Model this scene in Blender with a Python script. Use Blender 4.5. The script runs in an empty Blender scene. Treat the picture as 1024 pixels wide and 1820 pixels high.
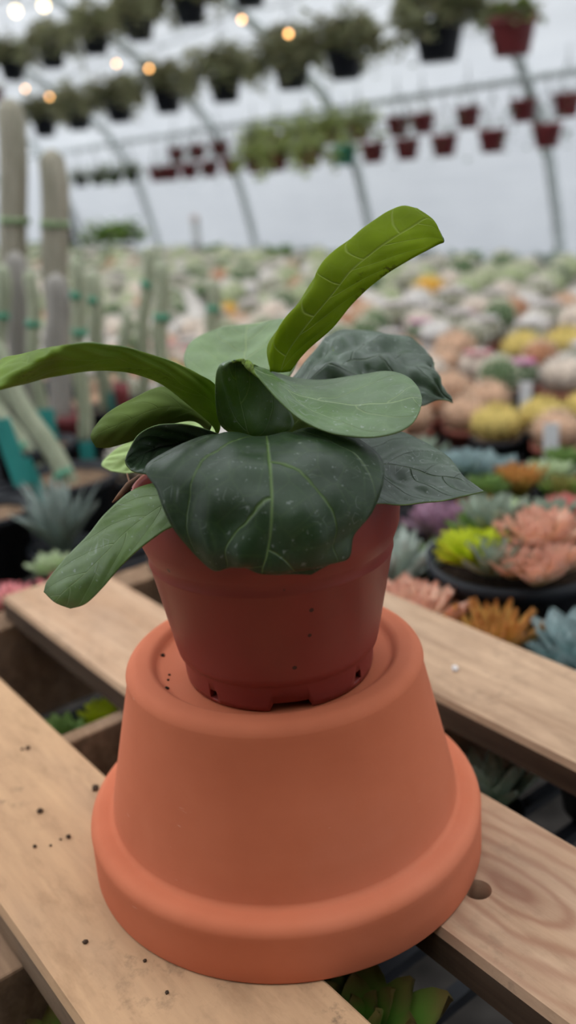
import bpy, math, random
import numpy as np
from mathutils import Vector, Matrix, noise as mnoise

random.seed(7)
scene = bpy.context.scene
COL = scene.collection
PI = math.pi

# ------------------------------------------------------------------ camera frame
FPX = 1647.8                       # focal length in pixels of the 1024x1820 frame
PITCH, ROLL = 0.3403, -0.0706
CAM = Vector((0, 0, 0.3239))
RCAM = Matrix.Rotation(PI / 2 - PITCH, 3, 'X') @ Matrix.Rotation(ROLL, 3, 'Z')
TH = 2.2171                        # heading of the greenhouse's long axis
U = Vector((math.cos(TH), math.sin(TH), 0))
N = Vector((math.sin(TH), -math.cos(TH), 0))

def ray(px, py):
    return RCAM @ Vector(((px - 512) / FPX, -(py - 910) / FPX, -1))
def at_y(px, py, y):               # point on the plane y = const
    d = ray(px, py); return CAM + d * (y / d.y)
def at_z(px, py, z):
    d = ray(px, py); return CAM + d * ((z - CAM.z) / d.z)
def at_n(px, py, n):
    d = ray(px, py); return CAM + d * (n / d.dot(N))
def sn(s, n, z=0.0):
    return U * s + N * n + Vector((0, 0, z))
def to_px(p):
    q = RCAM.transposed() @ (Vector(p) - CAM)
    return 512 + FPX * q.x / -q.z, 910 - FPX * q.y / -q.z, -q.z

# ------------------------------------------------------------------ node helpers
def new_mat(name):
    m = bpy.data.materials.new(name); m.use_nodes = True
    nt = m.node_tree; nt.nodes.clear()
    out = nt.nodes.new('ShaderNodeOutputMaterial')
    return m, nt, out
class G:
    """small node-graph writer"""
    def __init__(s, nt): s.nt = nt
    def n(s, t, **kw):
        x = s.nt.nodes.new('ShaderNode' + t)
        for k, v in kw.items(): setattr(x, k, v)
        return x
    def put(s, sock, v):
        if hasattr(v, 'is_output'): s.nt.links.new(v, sock)
        else: sock.default_value = v
    def math(s, op, a, b=0.0, c=0.0, clamp=False):
        x = s.n('Math', operation=op); x.use_clamp = clamp
        for i, v in enumerate((a, b, c)): s.put(x.inputs[i], v)
        return x.outputs[0]
    def mix(s, f, a, b, mode='MIX'):
        x = s.n('MixRGB', blend_type=mode)
        s.put(x.inputs[0], f); s.put(x.inputs[1], a); s.put(x.inputs[2], b)
        return x.outputs[0]
    def ramp(s, v, stops):
        x = s.n('ValToRGB'); e = x.color_ramp.elements
        while len(e) < len(stops): e.new(0.5)
        for i, (p, c) in enumerate(stops):
            e[i].position = p
            e[i].color = c if len(c) == 4 else (*c, 1)
        s.put(x.inputs[0], v); return x.outputs[0]
    def noise(s, vec, scale, detail=3, rough=0.5, dist=0.0):
        x = s.n('TexNoise'); s.put(x.inputs['Vector'], vec)
        x.inputs['Scale'].default_value = scale; x.inputs['Detail'].default_value = detail
        x.inputs['Roughness'].default_value = rough; x.inputs['Distortion'].default_value = dist
        return x.outputs['Fac']
    def mapping(s, vec, scale=(1, 1, 1), loc=(0, 0, 0), rot=(0, 0, 0)):
        x = s.n('Mapping'); s.put(x.inputs[0], vec)
        x.inputs['Scale'].default_value = scale; x.inputs['Location'].default_value = loc
        x.inputs['Rotation'].default_value = rot
        return x.outputs[0]
    def obj(s): return s.n('TexCoord').outputs['Object']
    def uv(s): return s.n('TexCoord').outputs['UV']
    def bump(s, h, strength=0.3, dist=0.001, normal=None):
        x = s.n('Bump'); x.inputs['Strength'].default_value = strength; x.inputs['Distance'].default_value = dist
        s.put(x.inputs['Height'], h)
        if normal is not None: s.put(x.inputs['Normal'], normal)
        return x.outputs[0]
    def pbr(s, col, rough=0.6, normal=None, spec=0.5):
        x = s.n('BsdfPrincipled'); s.put(x.inputs['Base Color'], col if hasattr(col, 'is_output') else (*col, 1))
        s.put(x.inputs['Roughness'], rough); s.put(x.inputs['Specular IOR Level'], spec)
        if normal is not None: s.put(x.inputs['Normal'], normal)
        return x.outputs[0]
    def mixsh(s, f, a, b):
        x = s.n('MixShader'); s.put(x.inputs[0], f); s.put(x.inputs[1], a); s.put(x.inputs[2], b); return x.outputs[0]
    def end(s, out, sh): s.nt.links.new(sh, out.inputs[0])

def c4(c): return (*c, 1) if len(c) == 3 else c
def mul(c, k): return tuple(min(1, x * k) for x in c)

def simple(name, col, rough=0.6, var=0.25, scale=30, bump=0.15, spec=0.4, bdist=0.001):
    m, nt, out = new_mat(name); g = G(nt); o = g.obj()
    f = g.noise(o, scale, 4)
    col_n = g.ramp(f, [(0.3, mul(col, 1 - var)), (0.7, mul(col, 1 + var))])
    g.end(out, g.pbr(col_n, rough, g.bump(f, bump, bdist), spec)); return m

def leafy(name, col, col2=None, rough=0.5, transl=0.25, scale=20):
    m, nt, out = new_mat(name); g = G(nt); o = g.obj()
    f = g.noise(o, scale, 3)
    cc = g.ramp(f, [(0.32, mul(col, 0.7)), (0.5, col), (0.68, col2 or mul(col, 1.35))])
    p = g.pbr(cc, rough, None, 0.35); t = g.n('BsdfTranslucent'); g.put(t.inputs[0], cc)
    g.end(out, g.mixsh(transl, p, t.outputs[0])); return m

def petal_mat(name, inner, outer, tip, rough=0.5):
    """succulent leaf: colour runs along the leaf (uv.y) as on the plant itself"""
    m, nt, out = new_mat(name); g = G(nt)
    sp = g.n('SeparateXYZ'); g.put(sp.inputs[0], g.uv())
    f = g.noise(g.obj(), 60, 2)
    v = g.math('ADD', sp.outputs[1], g.math('MULTIPLY', g.math('SUBTRACT', f, 0.5), 0.35))
    cc = g.ramp(v, [(0.05, inner), (0.55, outer), (0.95, tip)])
    p = g.pbr(cc, rough, None, 0.35); t = g.n('BsdfTranslucent'); g.put(t.inputs[0], cc)
    g.end(out, g.mixsh(0.15, p, t.outputs[0])); return m

# ------------------------------------------------------------------ mesh helpers
class MB:
    def __init__(s): s.v = []; s.f = []; s.m = []; s.uv = None
    def add(s, vs, fs, mi=0):
        o = len(s.v); s.v += [tuple(v) for v in vs]
        for f in fs: s.f.append(tuple(i + o for i in f)); s.m.append(mi)
    def box(s, c, size, axes=None, mi=0):
        c = Vector(c); ax = axes or (Vector((1, 0, 0)), Vector((0, 1, 0)), Vector((0, 0, 1)))
        h = [a * (k / 2) for a, k in zip(ax, size)]
        vs = [c + h[0] * i + h[1] * j + h[2] * k for k in (-1, 1) for j in (-1, 1) for i in (-1, 1)]
        s.add(vs, [(0, 2, 3, 1), (4, 5, 7, 6), (0, 1, 5, 4), (2, 6, 7, 3), (0, 4, 6, 2), (1, 3, 7, 5)], mi)
    def lathe(s, prof, n=48, c=(0, 0, 0), mi=0, cap0=False, cap1=False):
        vs = []; fs = []
        for r, z in prof:
            for i in range(n):
                a = 2 * PI * i / n; vs.append((c[0] + r * math.cos(a), c[1] + r * math.sin(a), c[2] + z))
        for j in range(len(prof) - 1):
            for i in range(n):
                k = (i + 1) % n; fs.append((j * n + i, j * n + k, (j + 1) * n + k, (j + 1) * n + i))
        if cap0: fs.append(tuple(range(n - 1, -1, -1)))
        if cap1: fs.append(tuple((len(prof) - 1) * n + i for i in range(n)))
        s.add(vs, fs, mi)
    def tube(s, pts, rad, n=8, mi=0, ribs=0, depth=0.0, caps=True):
        pts = [Vector(p) for p in pts]; rings = []
        up = Vector((0, 0, 1)); t0 = (pts[1] - pts[0]).normalized()
        if abs(t0.dot(up)) > 0.9: up = Vector((1, 0, 0))
        x = t0.cross(up).normalized()
        vs = []; fs = []
        for i, p in enumerate(pts):
            t = (pts[min(i + 1, len(pts) - 1)] - pts[max(i - 1, 0)]).normalized()
            x = (x - t * x.dot(t)).normalized(); y = t.cross(x)
            r = rad[i] if isinstance(rad, (list, tuple)) else rad
            for k in range(n):
                a = 2 * PI * k / n; rr = r * (1 + depth * math.cos(ribs * a)) if ribs else r
                vs.append(p + x * math.cos(a) * rr + y * math.sin(a) * rr)
        for j in range(len(pts) - 1):
            for i in range(n):
                k = (i + 1) % n; fs.append((j * n + i, j * n + k, (j + 1) * n + k, (j + 1) * n + i))
        if caps:
            fs.append(tuple(range(n - 1, -1, -1))); fs.append(tuple((len(pts) - 1) * n + i for i in range(n)))
        s.add(vs, fs, mi)
    def mesh(s, name, mats, smooth=True):
        me = bpy.data.meshes.new(name); me.from_pydata(s.v, [], s.f)
        for m in (mats if isinstance(mats, (list, tuple)) else [mats]): me.materials.append(m)
        for p, mi in zip(me.polygons, s.m): p.material_index = mi; p.use_smooth = smooth
        if s.uv:
            l = me.uv_layers.new(name='UVMap')
            for p in me.polygons:
                for li in p.loop_indices: l.data[li].uv = s.uv[me.loops[li].vertex_index]
        me.update(); return me
    def build(s, name, mats, parent=None, smooth=True):
        return link(name, s.mesh(name, mats, smooth), parent)

def link(name, me, parent=None):
    o = bpy.data.objects.new(name, me); COL.objects.link(o)
    if parent: o.parent = parent
    return o
def tag(o, label, cat, group=None):
    o['label'] = label; o['category'] = cat
    if group: o['group'] = group
    return o
def thing(name, label, cat, loc, group=None, rz=0.0):
    o = bpy.data.objects.new(name, None); COL.objects.link(o)
    o.empty_display_size = 0.03; o.location = loc; o.rotation_euler = (0, 0, rz)
    return tag(o, label, cat, group)
def struct(o): o['kind'] = 'structure'; return o
def copy_tree(src, loc, rz=0.0, sc=1.0, label=None, group=None, tilt=(0, 0)):
    r = src.copy(); COL.objects.link(r)
    r.location = loc; r.rotation_euler = (tilt[0], tilt[1], rz); r.scale = (sc, sc, sc)
    if label: r['label'] = label
    if group: r['group'] = group
    elif 'group' in r: del r['group']
    for ch in src.children:
        c = ch.copy(); COL.objects.link(c); c.parent = r
        for gch in ch.children:
            d = gch.copy(); COL.objects.link(d); d.parent = c
    return r
def bevel(o, w, seg=2):
    m = o.modifiers.new('bevel', 'BEVEL'); m.width = w; m.segments = seg; m.limit_method = 'ANGLE'; m.angle_limit = 0.6
    return o

# ------------------------------------------------------------------ materials
def terracotta():
    m, nt, out = new_mat('terracotta'); g = G(nt); o = g.obj()
    big = g.noise(o, 9, 4, 0.55); fine = g.noise(o, 260, 3, 0.6)
    c = g.ramp(big, [(0.28, (0.50, 0.132, 0.060)), (0.52, (0.58, 0.167, 0.081)), (0.75, (0.63, 0.205, 0.115))])
    bands = g.noise(g.mapping(o, (3, 3, 90)), 3, 2)
    c = g.mix(g.math('MULTIPLY', bands, 0.16), c, (0.45, 0.13, 0.055, 1))
    sc = g.noise(g.mapping(o, (40, 40, 160)), 2.0, 2, 0.5)
    msk = g.ramp(sc, [(0.70, (0, 0, 0)), (0.74, (1, 1, 1))])
    gate = g.ramp(g.noise(o, 24, 1), [(0.56, (0, 0, 0)), (0.64, (1, 1, 1))])
    c = g.mix(g.math('MULTIPLY', g.math('MULTIPLY', msk, gate), 0.35), c, (0.75, 0.48, 0.36, 1))
    g.end(out, g.pbr(c, 0.82, g.bump(fine, 0.12, 0.0006), 0.25)); return m
def red_plastic():
    m, nt, out = new_mat('red_plastic'); g = G(nt); o = g.obj()
    n = g.noise(o, 30, 3); c = g.ramp(n, [(0.3, (0.205, 0.030, 0.022)), (0.7, (0.245, 0.040, 0.030))])
    v = g.n('TexVoronoi'); g.put(v.inputs['Vector'], o); v.inputs['Scale'].default_value = 70
    d = g.ramp(v.outputs['Distance'], [(0.06, (1, 1, 1)), (0.09, (0, 0, 0))])
    gate = g.ramp(g.noise(o, 50, 1), [(0.56, (0, 0, 0)), (0.60, (1, 1, 1))])
    c = g.mix(g.math('MULTIPLY', d, gate), c, (0.05, 0.015, 0.012, 1))
    s = g.noise(o, 300, 2)
    g.end(out, g.pbr(c, g.ramp(n, [(0.3, (0.36,) * 3), (0.7, (0.5,) * 3)]), g.bump(s, 0.06, 0.0004), 0.35)); return m
def wood(name, c1, c2, cdark, spots=0.5, ring=0.0, seed=0.0, knot=None):
    """plank wood; local x is the grain"""
    m, nt, out = new_mat(name); g = G(nt); o = g.mapping(g.obj(), loc=(seed, seed * 0.37, 0))
    grain = g.noise(g.mapping(o, (3.2, 60, 60)), 1.6, 6, 0.62, 0.35)
    blotch = g.noise(g.mapping(o, (9, 18, 18)), 1.0, 4, 0.6)
    w = g.n('TexWave', wave_type='RINGS', rings_direction='Z'); w.inputs['Scale'].default_value = 11
    w.inputs['Distortion'].default_value = 5.0; w.inputs['Detail'].default_value = 2.5; w.inputs['Detail Scale'].default_value = 1.2
    g.put(w.inputs['Vector'], g.mapping(o, (0.6, 3.0, 3.0), (0.03, 0.02, 0)))
    f = g.math('ADD', g.math('MULTIPLY', grain, 0.62), g.math('MULTIPLY', blotch, 0.38))
    c = g.ramp(f, [(0.34, c2), (0.62, c1)])
    md_ = g.noise(g.mapping(o, (22, 60, 60)), 1.0, 5, 0.7)
    c = g.mix(0.55, c, g.ramp(md_, [(0.30, (0.55, 0.52, 0.50)), (0.5, (0.92, 0.92, 0.92)), (0.72, (1.0, 1.0, 1.0))]), 'MULTIPLY')
    rg = g.ramp(w.outputs['Fac'], [(0.0, (0, 0, 0)), (0.45, (0.0, 0, 0)), (0.8, (1, 1, 1))])
    c = g.mix(g.math('MULTIPLY', rg, ring), c, c4(cdark))
    if knot:                                        # cathedral figure round a knot of this board
        kx, ky = knot; sx = g.n('SeparateXYZ'); g.put(sx.inputs[0], g.obj())
        dx = g.math('MULTIPLY', g.math('SUBTRACT', sx.outputs[0], kx), 0.42); dy = g.math('SUBTRACT', sx.outputs[1], ky)
        rr = g.math('SQRT', g.math('ADD', g.math('MULTIPLY', dx, dx), g.math('MULTIPLY', dy, dy)))
        rr = g.math('ADD', rr, g.math('MULTIPLY', g.math('SUBTRACT', g.noise(g.mapping(g.obj(), (14, 30, 30)), 1.0, 3), 0.5), 0.020))
        ln = g.math('POWER', g.math('MULTIPLY_ADD', g.math('SINE', g.math('MULTIPLY', rr, 620.0)), 0.5, 0.5), 2.0)
        fade = g.math('SUBTRACT', 1.0, g.math('MULTIPLY', rr, 11.5), clamp=True)
        c = g.mix(g.math('MULTIPLY', g.math('MULTIPLY', ln, fade), 0.80), c, c4(cdark))
        core = g.math('SUBTRACT', 1.0, g.math('MULTIPLY', rr, 85.0), clamp=True)
        c = g.mix(g.math('MULTIPLY', core, 0.75), c, c4(mul(cdark, 0.8)))
    sp = g.noise(o, 95, 4, 0.7); gate = g.noise(o, 11, 2)
    mk = g.math('MULTIPLY', g.ramp(sp, [(0.54, (0, 0, 0)), (0.68, (1, 1, 1))]), g.ramp(gate, [(0.46, (0, 0, 0)), (0.66, (1, 1, 1))]))
    c = g.mix(g.math('MULTIPLY', mk, spots), c, (0.085, 0.06, 0.042, 1))
    gr = g.ramp(g.noise(g.mapping(o, (5, 14, 14)), 1.3, 3), [(0.5, (0, 0, 0)), (0.75, (1, 1, 1))])
    c = g.mix(g.math('MULTIPLY', gr, 0.30), c, (0.30, 0.22, 0.165, 1))
    h = g.math('ADD', grain, g.math('MULTIPLY', g.noise(o, 300, 3), 0.4))
    g.end(out, g.pbr(c, 0.85, g.bump(h, 0.35, 0.0008), 0.2)); return m

def leaf_mat(name, base, vein, nlat=6, transl=0.22, tcol=(0.35, 0.55, 0.05), dust=0.0, rough=0.42, spots=0.0, vw=1.0, spec=0.45, bumpk=0.5, sloc=(0.031, 0.012, 0.02)):
    m, nt, out = new_mat(name); g = G(nt)
    sp = g.n('SeparateXYZ'); g.put(sp.inputs[0], g.uv())
    u, v = sp.outputs[0], sp.outputs[1]
    ob = g.obj()
    nz = g.noise(ob, 45, 3); wob = g.math('MULTIPLY', g.math('SUBTRACT', nz, 0.5), 0.16)
    a = g.math('ABSOLUTE', g.math('SUBTRACT', g.math('MULTIPLY', u, 2.0), 1.0))
    a1 = g.math('ADD', a, g.math('MULTIPLY', wob, 0.10))
    side = g.math('MULTIPLY', g.math('GREATER_THAN', u, 0.5), 0.45)
    mid = g.math('SUBTRACT', 1.0, g.math('DIVIDE', g.math('ABSOLUTE', g.math('SUBTRACT', u, 0.5)), 0.010 * vw), clamp=True)
    ph = g.math('ADD', g.math('SUBTRACT', g.math('MULTIPLY', v, float(nlat)), g.math('MULTIPLY', g.math('POWER', a, 1.5), 1.7)), g.math('ADD', side, g.math('MULTIPLY', wob, 2.0)))
    fr = g.math('ABSOLUTE', g.math('SUBTRACT', g.math('FRACT', ph), 0.5))
    lat = g.math('SUBTRACT', 1.0, g.math('DIVIDE', fr, 0.030 * vw), clamp=True)
    lat = g.math('MULTIPLY', lat, g.math('SUBTRACT', 1.0, g.math('MULTIPLY', g.math('POWER', a, 3.0), 0.9), clamp=True))
    vo = g.n('TexVoronoi', feature='DISTANCE_TO_EDGE'); g.put(vo.inputs['Vector'], ob); vo.inputs['Scale'].default_value = 95
    net = g.math('SUBTRACT', 1.0, g.math('DIVIDE', vo.outputs['Distance'], 0.05), clamp=True)
    veins = g.math('MAXIMUM', g.math('MAXIMUM', mid, g.math('MULTIPLY', lat, 0.75)), g.math('MULTIPLY', net, 0.10))
    big = g.noise(ob, 28, 4, 0.6)
    c = g.ramp(big, [(0.3, mul(base, 0.72)), (0.5, base), (0.72, mul(base, 1.38))])
    c = g.mix(g.math('MULTIPLY', veins, 0.75), c, c4(vein))
    if spots:
        ob_ = g.mapping(ob, (1, 1, 1), sloc)
        s1 = g.ramp(g.noise(g.mapping(ob, (1, 1, 1)), 330, 4, 0.7), [(0.53, (0, 0, 0)), (0.60, (1, 1, 1))])
        s2 = g.ramp(g.noise(ob_, 34, 2), [(0.57, (0, 0, 0)), (0.66, (1, 1, 1))])
        c = g.mix(g.math('MULTIPLY', g.math('MULTIPLY', s1, s2), spots), c, (0.05, 0.018, 0.006, 1))
    r = rough
    if dust:
        d0 = g.noise(ob, 60, 5, 0.7); d1 = g.noise(ob, 420, 2, 0.6)
        v2 = g.n('TexVoronoi', feature='DISTANCE_TO_EDGE'); g.put(v2.inputs['Vector'], g.mapping(ob, (1, 1, 1), (0.3, 0.1, 0))); v2.inputs['Scale'].default_value = 150
        rim = g.math('SUBTRACT', 1.0, g.math('DIVIDE', g.math('ABSOLUTE', g.math('SUBTRACT', v2.outputs['Distance'], 0.16)), 0.035), clamp=True)
        gate = g.ramp(g.noise(ob, 85, 2), [(0.56, (0, 0, 0)), (0.66, (1, 1, 1))])
        haze = g.ramp(d0, [(0.42, (0, 0, 0)), (0.8, (1, 1, 1))])
        speck = g.ramp(d1, [(0.66, (0, 0, 0)), (0.72, (1, 1, 1))])
        dm = g.math('ADD', g.math('MULTIPLY', haze, 0.16), g.math('ADD', g.math('MULTIPLY', g.math('MULTIPLY', rim, gate), 0.45), g.math('MULTIPLY', speck, 0.5)), clamp=True)
        dm = g.math('MULTIPLY', dm, dust)
        c = g.mix(dm, c, (0.42, 0.45, 0.42, 1))
        r = g.math('ADD', rough, g.math('MULTIPLY', dm, 0.35), clamp=True)
    h = g.math('SUBTRACT', g.math('ADD', g.math('MULTIPLY', vo.outputs['Distance'], 0.25), g.math('MULTIPLY', big, 0.9)), g.math('MULTIPLY', g.math('MAXIMUM', mid, lat), 0.7))
    nrm = g.bump(h, bumpk, 0.0014)
    p = g.pbr(c, r, nrm, spec); t = g.n('BsdfTranslucent')
    tc = g.mix(g.math('MULTIPLY', veins, 0.35), c4(tcol), c4(mul(tcol, 1.5)))
    if spots: tc = g.mix(g.math('MULTIPLY', g.math('MULTIPLY', s1, s2), spots), tc, (0.05, 0.018, 0.006, 1))
    g.put(t.inputs[0], tc)
    g.end(out, g.mixsh(transl, p, t.outputs[0])); return m

M = {}
M['terracotta'] = terracotta()
M['red_plastic'] = red_plastic()
M['crumb'] = simple('soil_crumb', (0.07, 0.045, 0.03), 0.95, 0.4, 160, 0.5, 0.1)
M['soil'] = simple('soil', (0.03, 0.018, 0.011), 0.95, 0.5, 160, 0.9, 0.1, 0.004)
M['grit'] = simple('grit', (0.20, 0.125, 0.075), 0.9, 0.65, 130, 0.9, 0.15, 0.004)
M['black_plastic'] = simple('black_plastic', (0.009, 0.010, 0.013), 0.5, 0.2, 12, 0.05, 0.3)
M['dark_plastic'] = simple('dark_plastic', (0.018, 0.020, 0.026), 0.5, 0.25, 12, 0.05, 0.35)
M['maroon_plastic'] = simple('maroon_plastic', (0.21, 0.040, 0.042), 0.5, 0.2, 12, 0.05, 0.4)  # maroon lightened, distance haze is put into the colour
M['rust_plastic'] = simple('rust_plastic', (0.26, 0.07, 0.045), 0.55, 0.2, 12, 0.05, 0.35)
M['white_plastic'] = simple('white_plastic', (0.78, 0.76, 0.74), 0.5, 0.06, 12, 0.03, 0.4)
M['teal_plastic'] = simple('teal_plastic', (0.035, 0.27, 0.24), 0.5, 0.2, 14, 0.03, 0.4)
M['green_tape'] = simple('green_tape', (0.055, 0.27, 0.16), 0.5, 0.2, 20, 0.05, 0.4)
M['pale_tape'] = simple('pale_tape', (0.23, 0.31, 0.16), 0.6, 0.2, 20, 0.05, 0.3)
M['grey_plastic'] = simple('grey_plastic', (0.42, 0.42, 0.40), 0.6, 0.15, 14, 0.05, 0.3)
M['steel'] = simple('galvanised_steel', (0.58, 0.62, 0.60), 0.45, 0.2, 25, 0.05, 0.5)
M['wire'] = simple('hanger_wire', (0.12, 0.12, 0.11), 0.5, 0.1, 10, 0.0)
KP = at_z(905, 1578, 0.0); KNOT = (KP.dot(U), -KP.dot(N))
M['plank_a'] = wood('plank_far', (0.55, 0.37, 0.235), (0.33, 0.205, 0.125), (0.20, 0.11, 0.07), 0.45, 0.10, 3.1)
M['plank_b'] = wood('plank_mid', (0.56, 0.37, 0.235), (0.42, 0.25, 0.145), (0.27, 0.115, 0.065), 0.45, 0.07, 0.0, KNOT)
M['plank_c'] = wood('plank_near', (0.56, 0.345, 0.19), (0.45, 0.27, 0.15), (0.22, 0.12, 0.07), 0.95, 0.06, 7.7)
M['edge_dark'] = wood('dark_board_edge', (0.105, 0.065, 0.040), (0.060, 0.036, 0.022), (0.05, 0.03, 0.02), 0.4, 0.1, 4.4)  # board sides and undersides, darker than their top faces
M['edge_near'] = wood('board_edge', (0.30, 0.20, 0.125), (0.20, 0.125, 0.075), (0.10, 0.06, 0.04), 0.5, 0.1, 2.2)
M['stringer'] = wood('stringer_wood', (0.30, 0.185, 0.11), (0.16, 0.095, 0.055), (0.12, 0.06, 0.03), 0.4, 0.2, 1.3)

# ------------------------------------------------------------------ world and render set-up
world = bpy.data.worlds.new('overcast_sky'); scene.world = world; world.use_nodes = True
wn = world.node_tree; wn.nodes.clear(); wg = G(wn)
wo = wn.nodes.new('ShaderNodeOutputWorld'); bg = wn.nodes.new('ShaderNodeBackground')
tc = wn.nodes.new('ShaderNodeTexCoord'); sp = wn.nodes.new('ShaderNodeSeparateXYZ'); wn.links.new(tc.outputs['Generated'], sp.inputs[0])
wn.links.new(wg.ramp(wg.math('MULTIPLY_ADD', sp.outputs[2], 0.5, 0.5), [(0.40, (0.10, 0.10, 0.095)), (0.52, (0.42, 0.455, 0.51)), (0.75, (0.66, 0.69, 0.74)), (1.0, (1.0, 1.0, 1.0))]), bg.inputs[0])
bg.inputs[1].default_value = 4.3; wn.links.new(bg.outputs[0], wo.inputs[0])
vs = scene.view_settings; scene.display_settings.display_device = 'sRGB'
vs.view_transform = 'Standard'; vs.look = 'None'; vs.gamma = 1.0; vs.use_curve_mapping = False
vs.exposure = 0.06
scene.cycles.use_denoising = True
scene.cycles.max_bounces = 10; scene.cycles.diffuse_bounces = 5; scene.cycles.transmission_bounces = 6
scene.cycles.sample_clamp_indirect = 8.0

cam = bpy.data.cameras.new('camera'); co = bpy.data.objects.new('camera', cam); COL.objects.link(co)
co.location = CAM; co.rotation_euler = RCAM.to_euler()
cam.sensor_fit = 'VERTICAL'; cam.sensor_height = 36; cam.lens = 36 * FPX / 1820
cam.clip_start = 0.01; cam.clip_end = 200
cam.dof.use_dof = True; cam.dof.focus_distance = 0.385; cam.dof.aperture_fstop = 5.6
scene.camera = co

# ------------------------------------------------------------------ greenhouse shell
FLOOR = -0.93
S0, S1 = -1.2, 13.0
PROF = [(5.34, FLOOR), (5.32, -0.6), (5.30, -0.3), (5.24, 0.0), (5.15, 0.35), (5.02, 0.62), (4.84, 0.92), (4.50, 1.20), (4.05, 1.48), (3.61, 1.73),
        (2.9, 2.05), (2.0, 2.35), (1.0, 2.55), (0.0, 2.62)]
PROF_L = [(-n, z) for n, z in PROF[::-1]][1:]
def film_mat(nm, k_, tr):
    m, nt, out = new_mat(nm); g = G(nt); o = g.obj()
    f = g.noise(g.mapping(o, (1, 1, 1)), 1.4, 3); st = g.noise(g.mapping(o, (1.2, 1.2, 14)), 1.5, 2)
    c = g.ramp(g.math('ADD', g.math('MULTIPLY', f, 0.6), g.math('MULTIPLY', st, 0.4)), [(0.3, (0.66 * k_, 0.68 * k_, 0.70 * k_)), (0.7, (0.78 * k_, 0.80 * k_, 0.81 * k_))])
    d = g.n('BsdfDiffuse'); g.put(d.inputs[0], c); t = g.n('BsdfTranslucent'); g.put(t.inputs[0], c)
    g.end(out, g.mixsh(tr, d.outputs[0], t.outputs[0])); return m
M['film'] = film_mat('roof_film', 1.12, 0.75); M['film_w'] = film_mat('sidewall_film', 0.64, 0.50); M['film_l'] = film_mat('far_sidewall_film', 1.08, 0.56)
def skin(name, prof, mt='film', sa=None, sb=None):
    sa = S0 if sa is None else sa; sb = S1 if sb is None else sb
    b = MB(); vs_ = []; ss = [sa + (sb - sa) * i / 20 for i in range(21)]
    for s in ss:
        for n, z in prof: vs_.append(sn(s, n, z))
    k = len(prof); fs = [(i * k + j, i * k + j + 1, (i + 1) * k + j + 1, (i + 1) * k + j) for i in range(20) for j in range(k - 1)]
    b.add(vs_, fs); return struct(b.build(name, M[mt]))
M['shade'] = simple('shade_cloth', (0.035, 0.045, 0.035), 0.95, 0.3, 40, 0.2, 0.05)
M['blocker'] = simple('blocker_boards', (0.05, 0.04, 0.03), 0.9, 0.3, 8, 0.2, 0.1)  # dark surface for the added, unseen light blockers
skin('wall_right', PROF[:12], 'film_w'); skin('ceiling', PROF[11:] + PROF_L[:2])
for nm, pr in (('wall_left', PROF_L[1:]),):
    skin(nm, pr, 'film_l', 1.1); skin('wall_side_blocker', pr, 'blocker', None, 1.1)  # boarded stretch is added out of view to darken the clay pot's front
b = MB(); b.add([sn(S1, n, z) for n, z in PROF + PROF_L], [tuple(range(len(PROF) + len(PROF_L)))]); struct(b.build('wall_back', M['film_w'], smooth=False))
pr = [(0.6, FLOOR), (0.6, 2.58), (0.0, 2.62)] + PROF_L
b = MB(); b.add([sn(S0, n, z) for n, z in pr], [tuple(range(len(pr)))]); struct(b.build('wall_front_blocker', M['blocker'], smooth=False))  # dark end wall added behind the camera to block front light
pr = PROF[:-1] + [(0.6, 2.58), (0.6, FLOOR)]
b = MB(); b.add([sn(S0, n, z) for n, z in pr], [tuple(range(len(pr)))]); struct(b.build('wall_fill_1', M['film_l'], smooth=False))  # film panel added out of view to light the clay pot's right side
M['floor'] = simple('gravel_floor', (0.055, 0.048, 0.042), 0.95, 0.6, 12, 0.5, 0.1, 0.01)
b = MB(); b.add([sn(S0 - 1, -6.5, FLOOR), sn(S1 + 1, -6.5, FLOOR), sn(S1 + 1, 6.5, FLOOR), sn(S0 - 1, 6.5, FLOOR)], [(0, 1, 2, 3)]); struct(b.build('floor', M['floor'], smooth=False))

k = 1
for s in [3.82 - 1.75 * i for i in range(1, 3)][::-1] + [3.82, 5.58, 7.15, 8.9, 10.65, 12.4]:
    b = MB(); b.tube([sn(s, n * 0.992, z - 0.015 if z > 0.9 else z) for n, z in PROF + PROF_L], 0.036 if s > 0 else 0.03, 8)
    struct(b.build('trim_%d' % k, M['steel'])); k += 1
def pipe(n, z, r=0.017):
    global k
    b = MB(); b.tube([sn(S0 + 0.1, n, z), sn(S1 - 0.1, n, z)], r, 8); struct(b.build('trim_%d' % k, M['steel'])); k += 1
pipe(4.78, 0.80, 0.02)
ROWB_N, ROWA_N = 4.2, 3.2
pipe(ROWB_N, 0.324 + 0.138 * ROWB_N + 0.62, 0.014); pipe(ROWA_N, 0.324 + 0.27 * ROWA_N + 0.60, 0.014); pipe(4.72, 0.324 + 0.19 * 4.72 - 0.05, 0.012)

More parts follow.
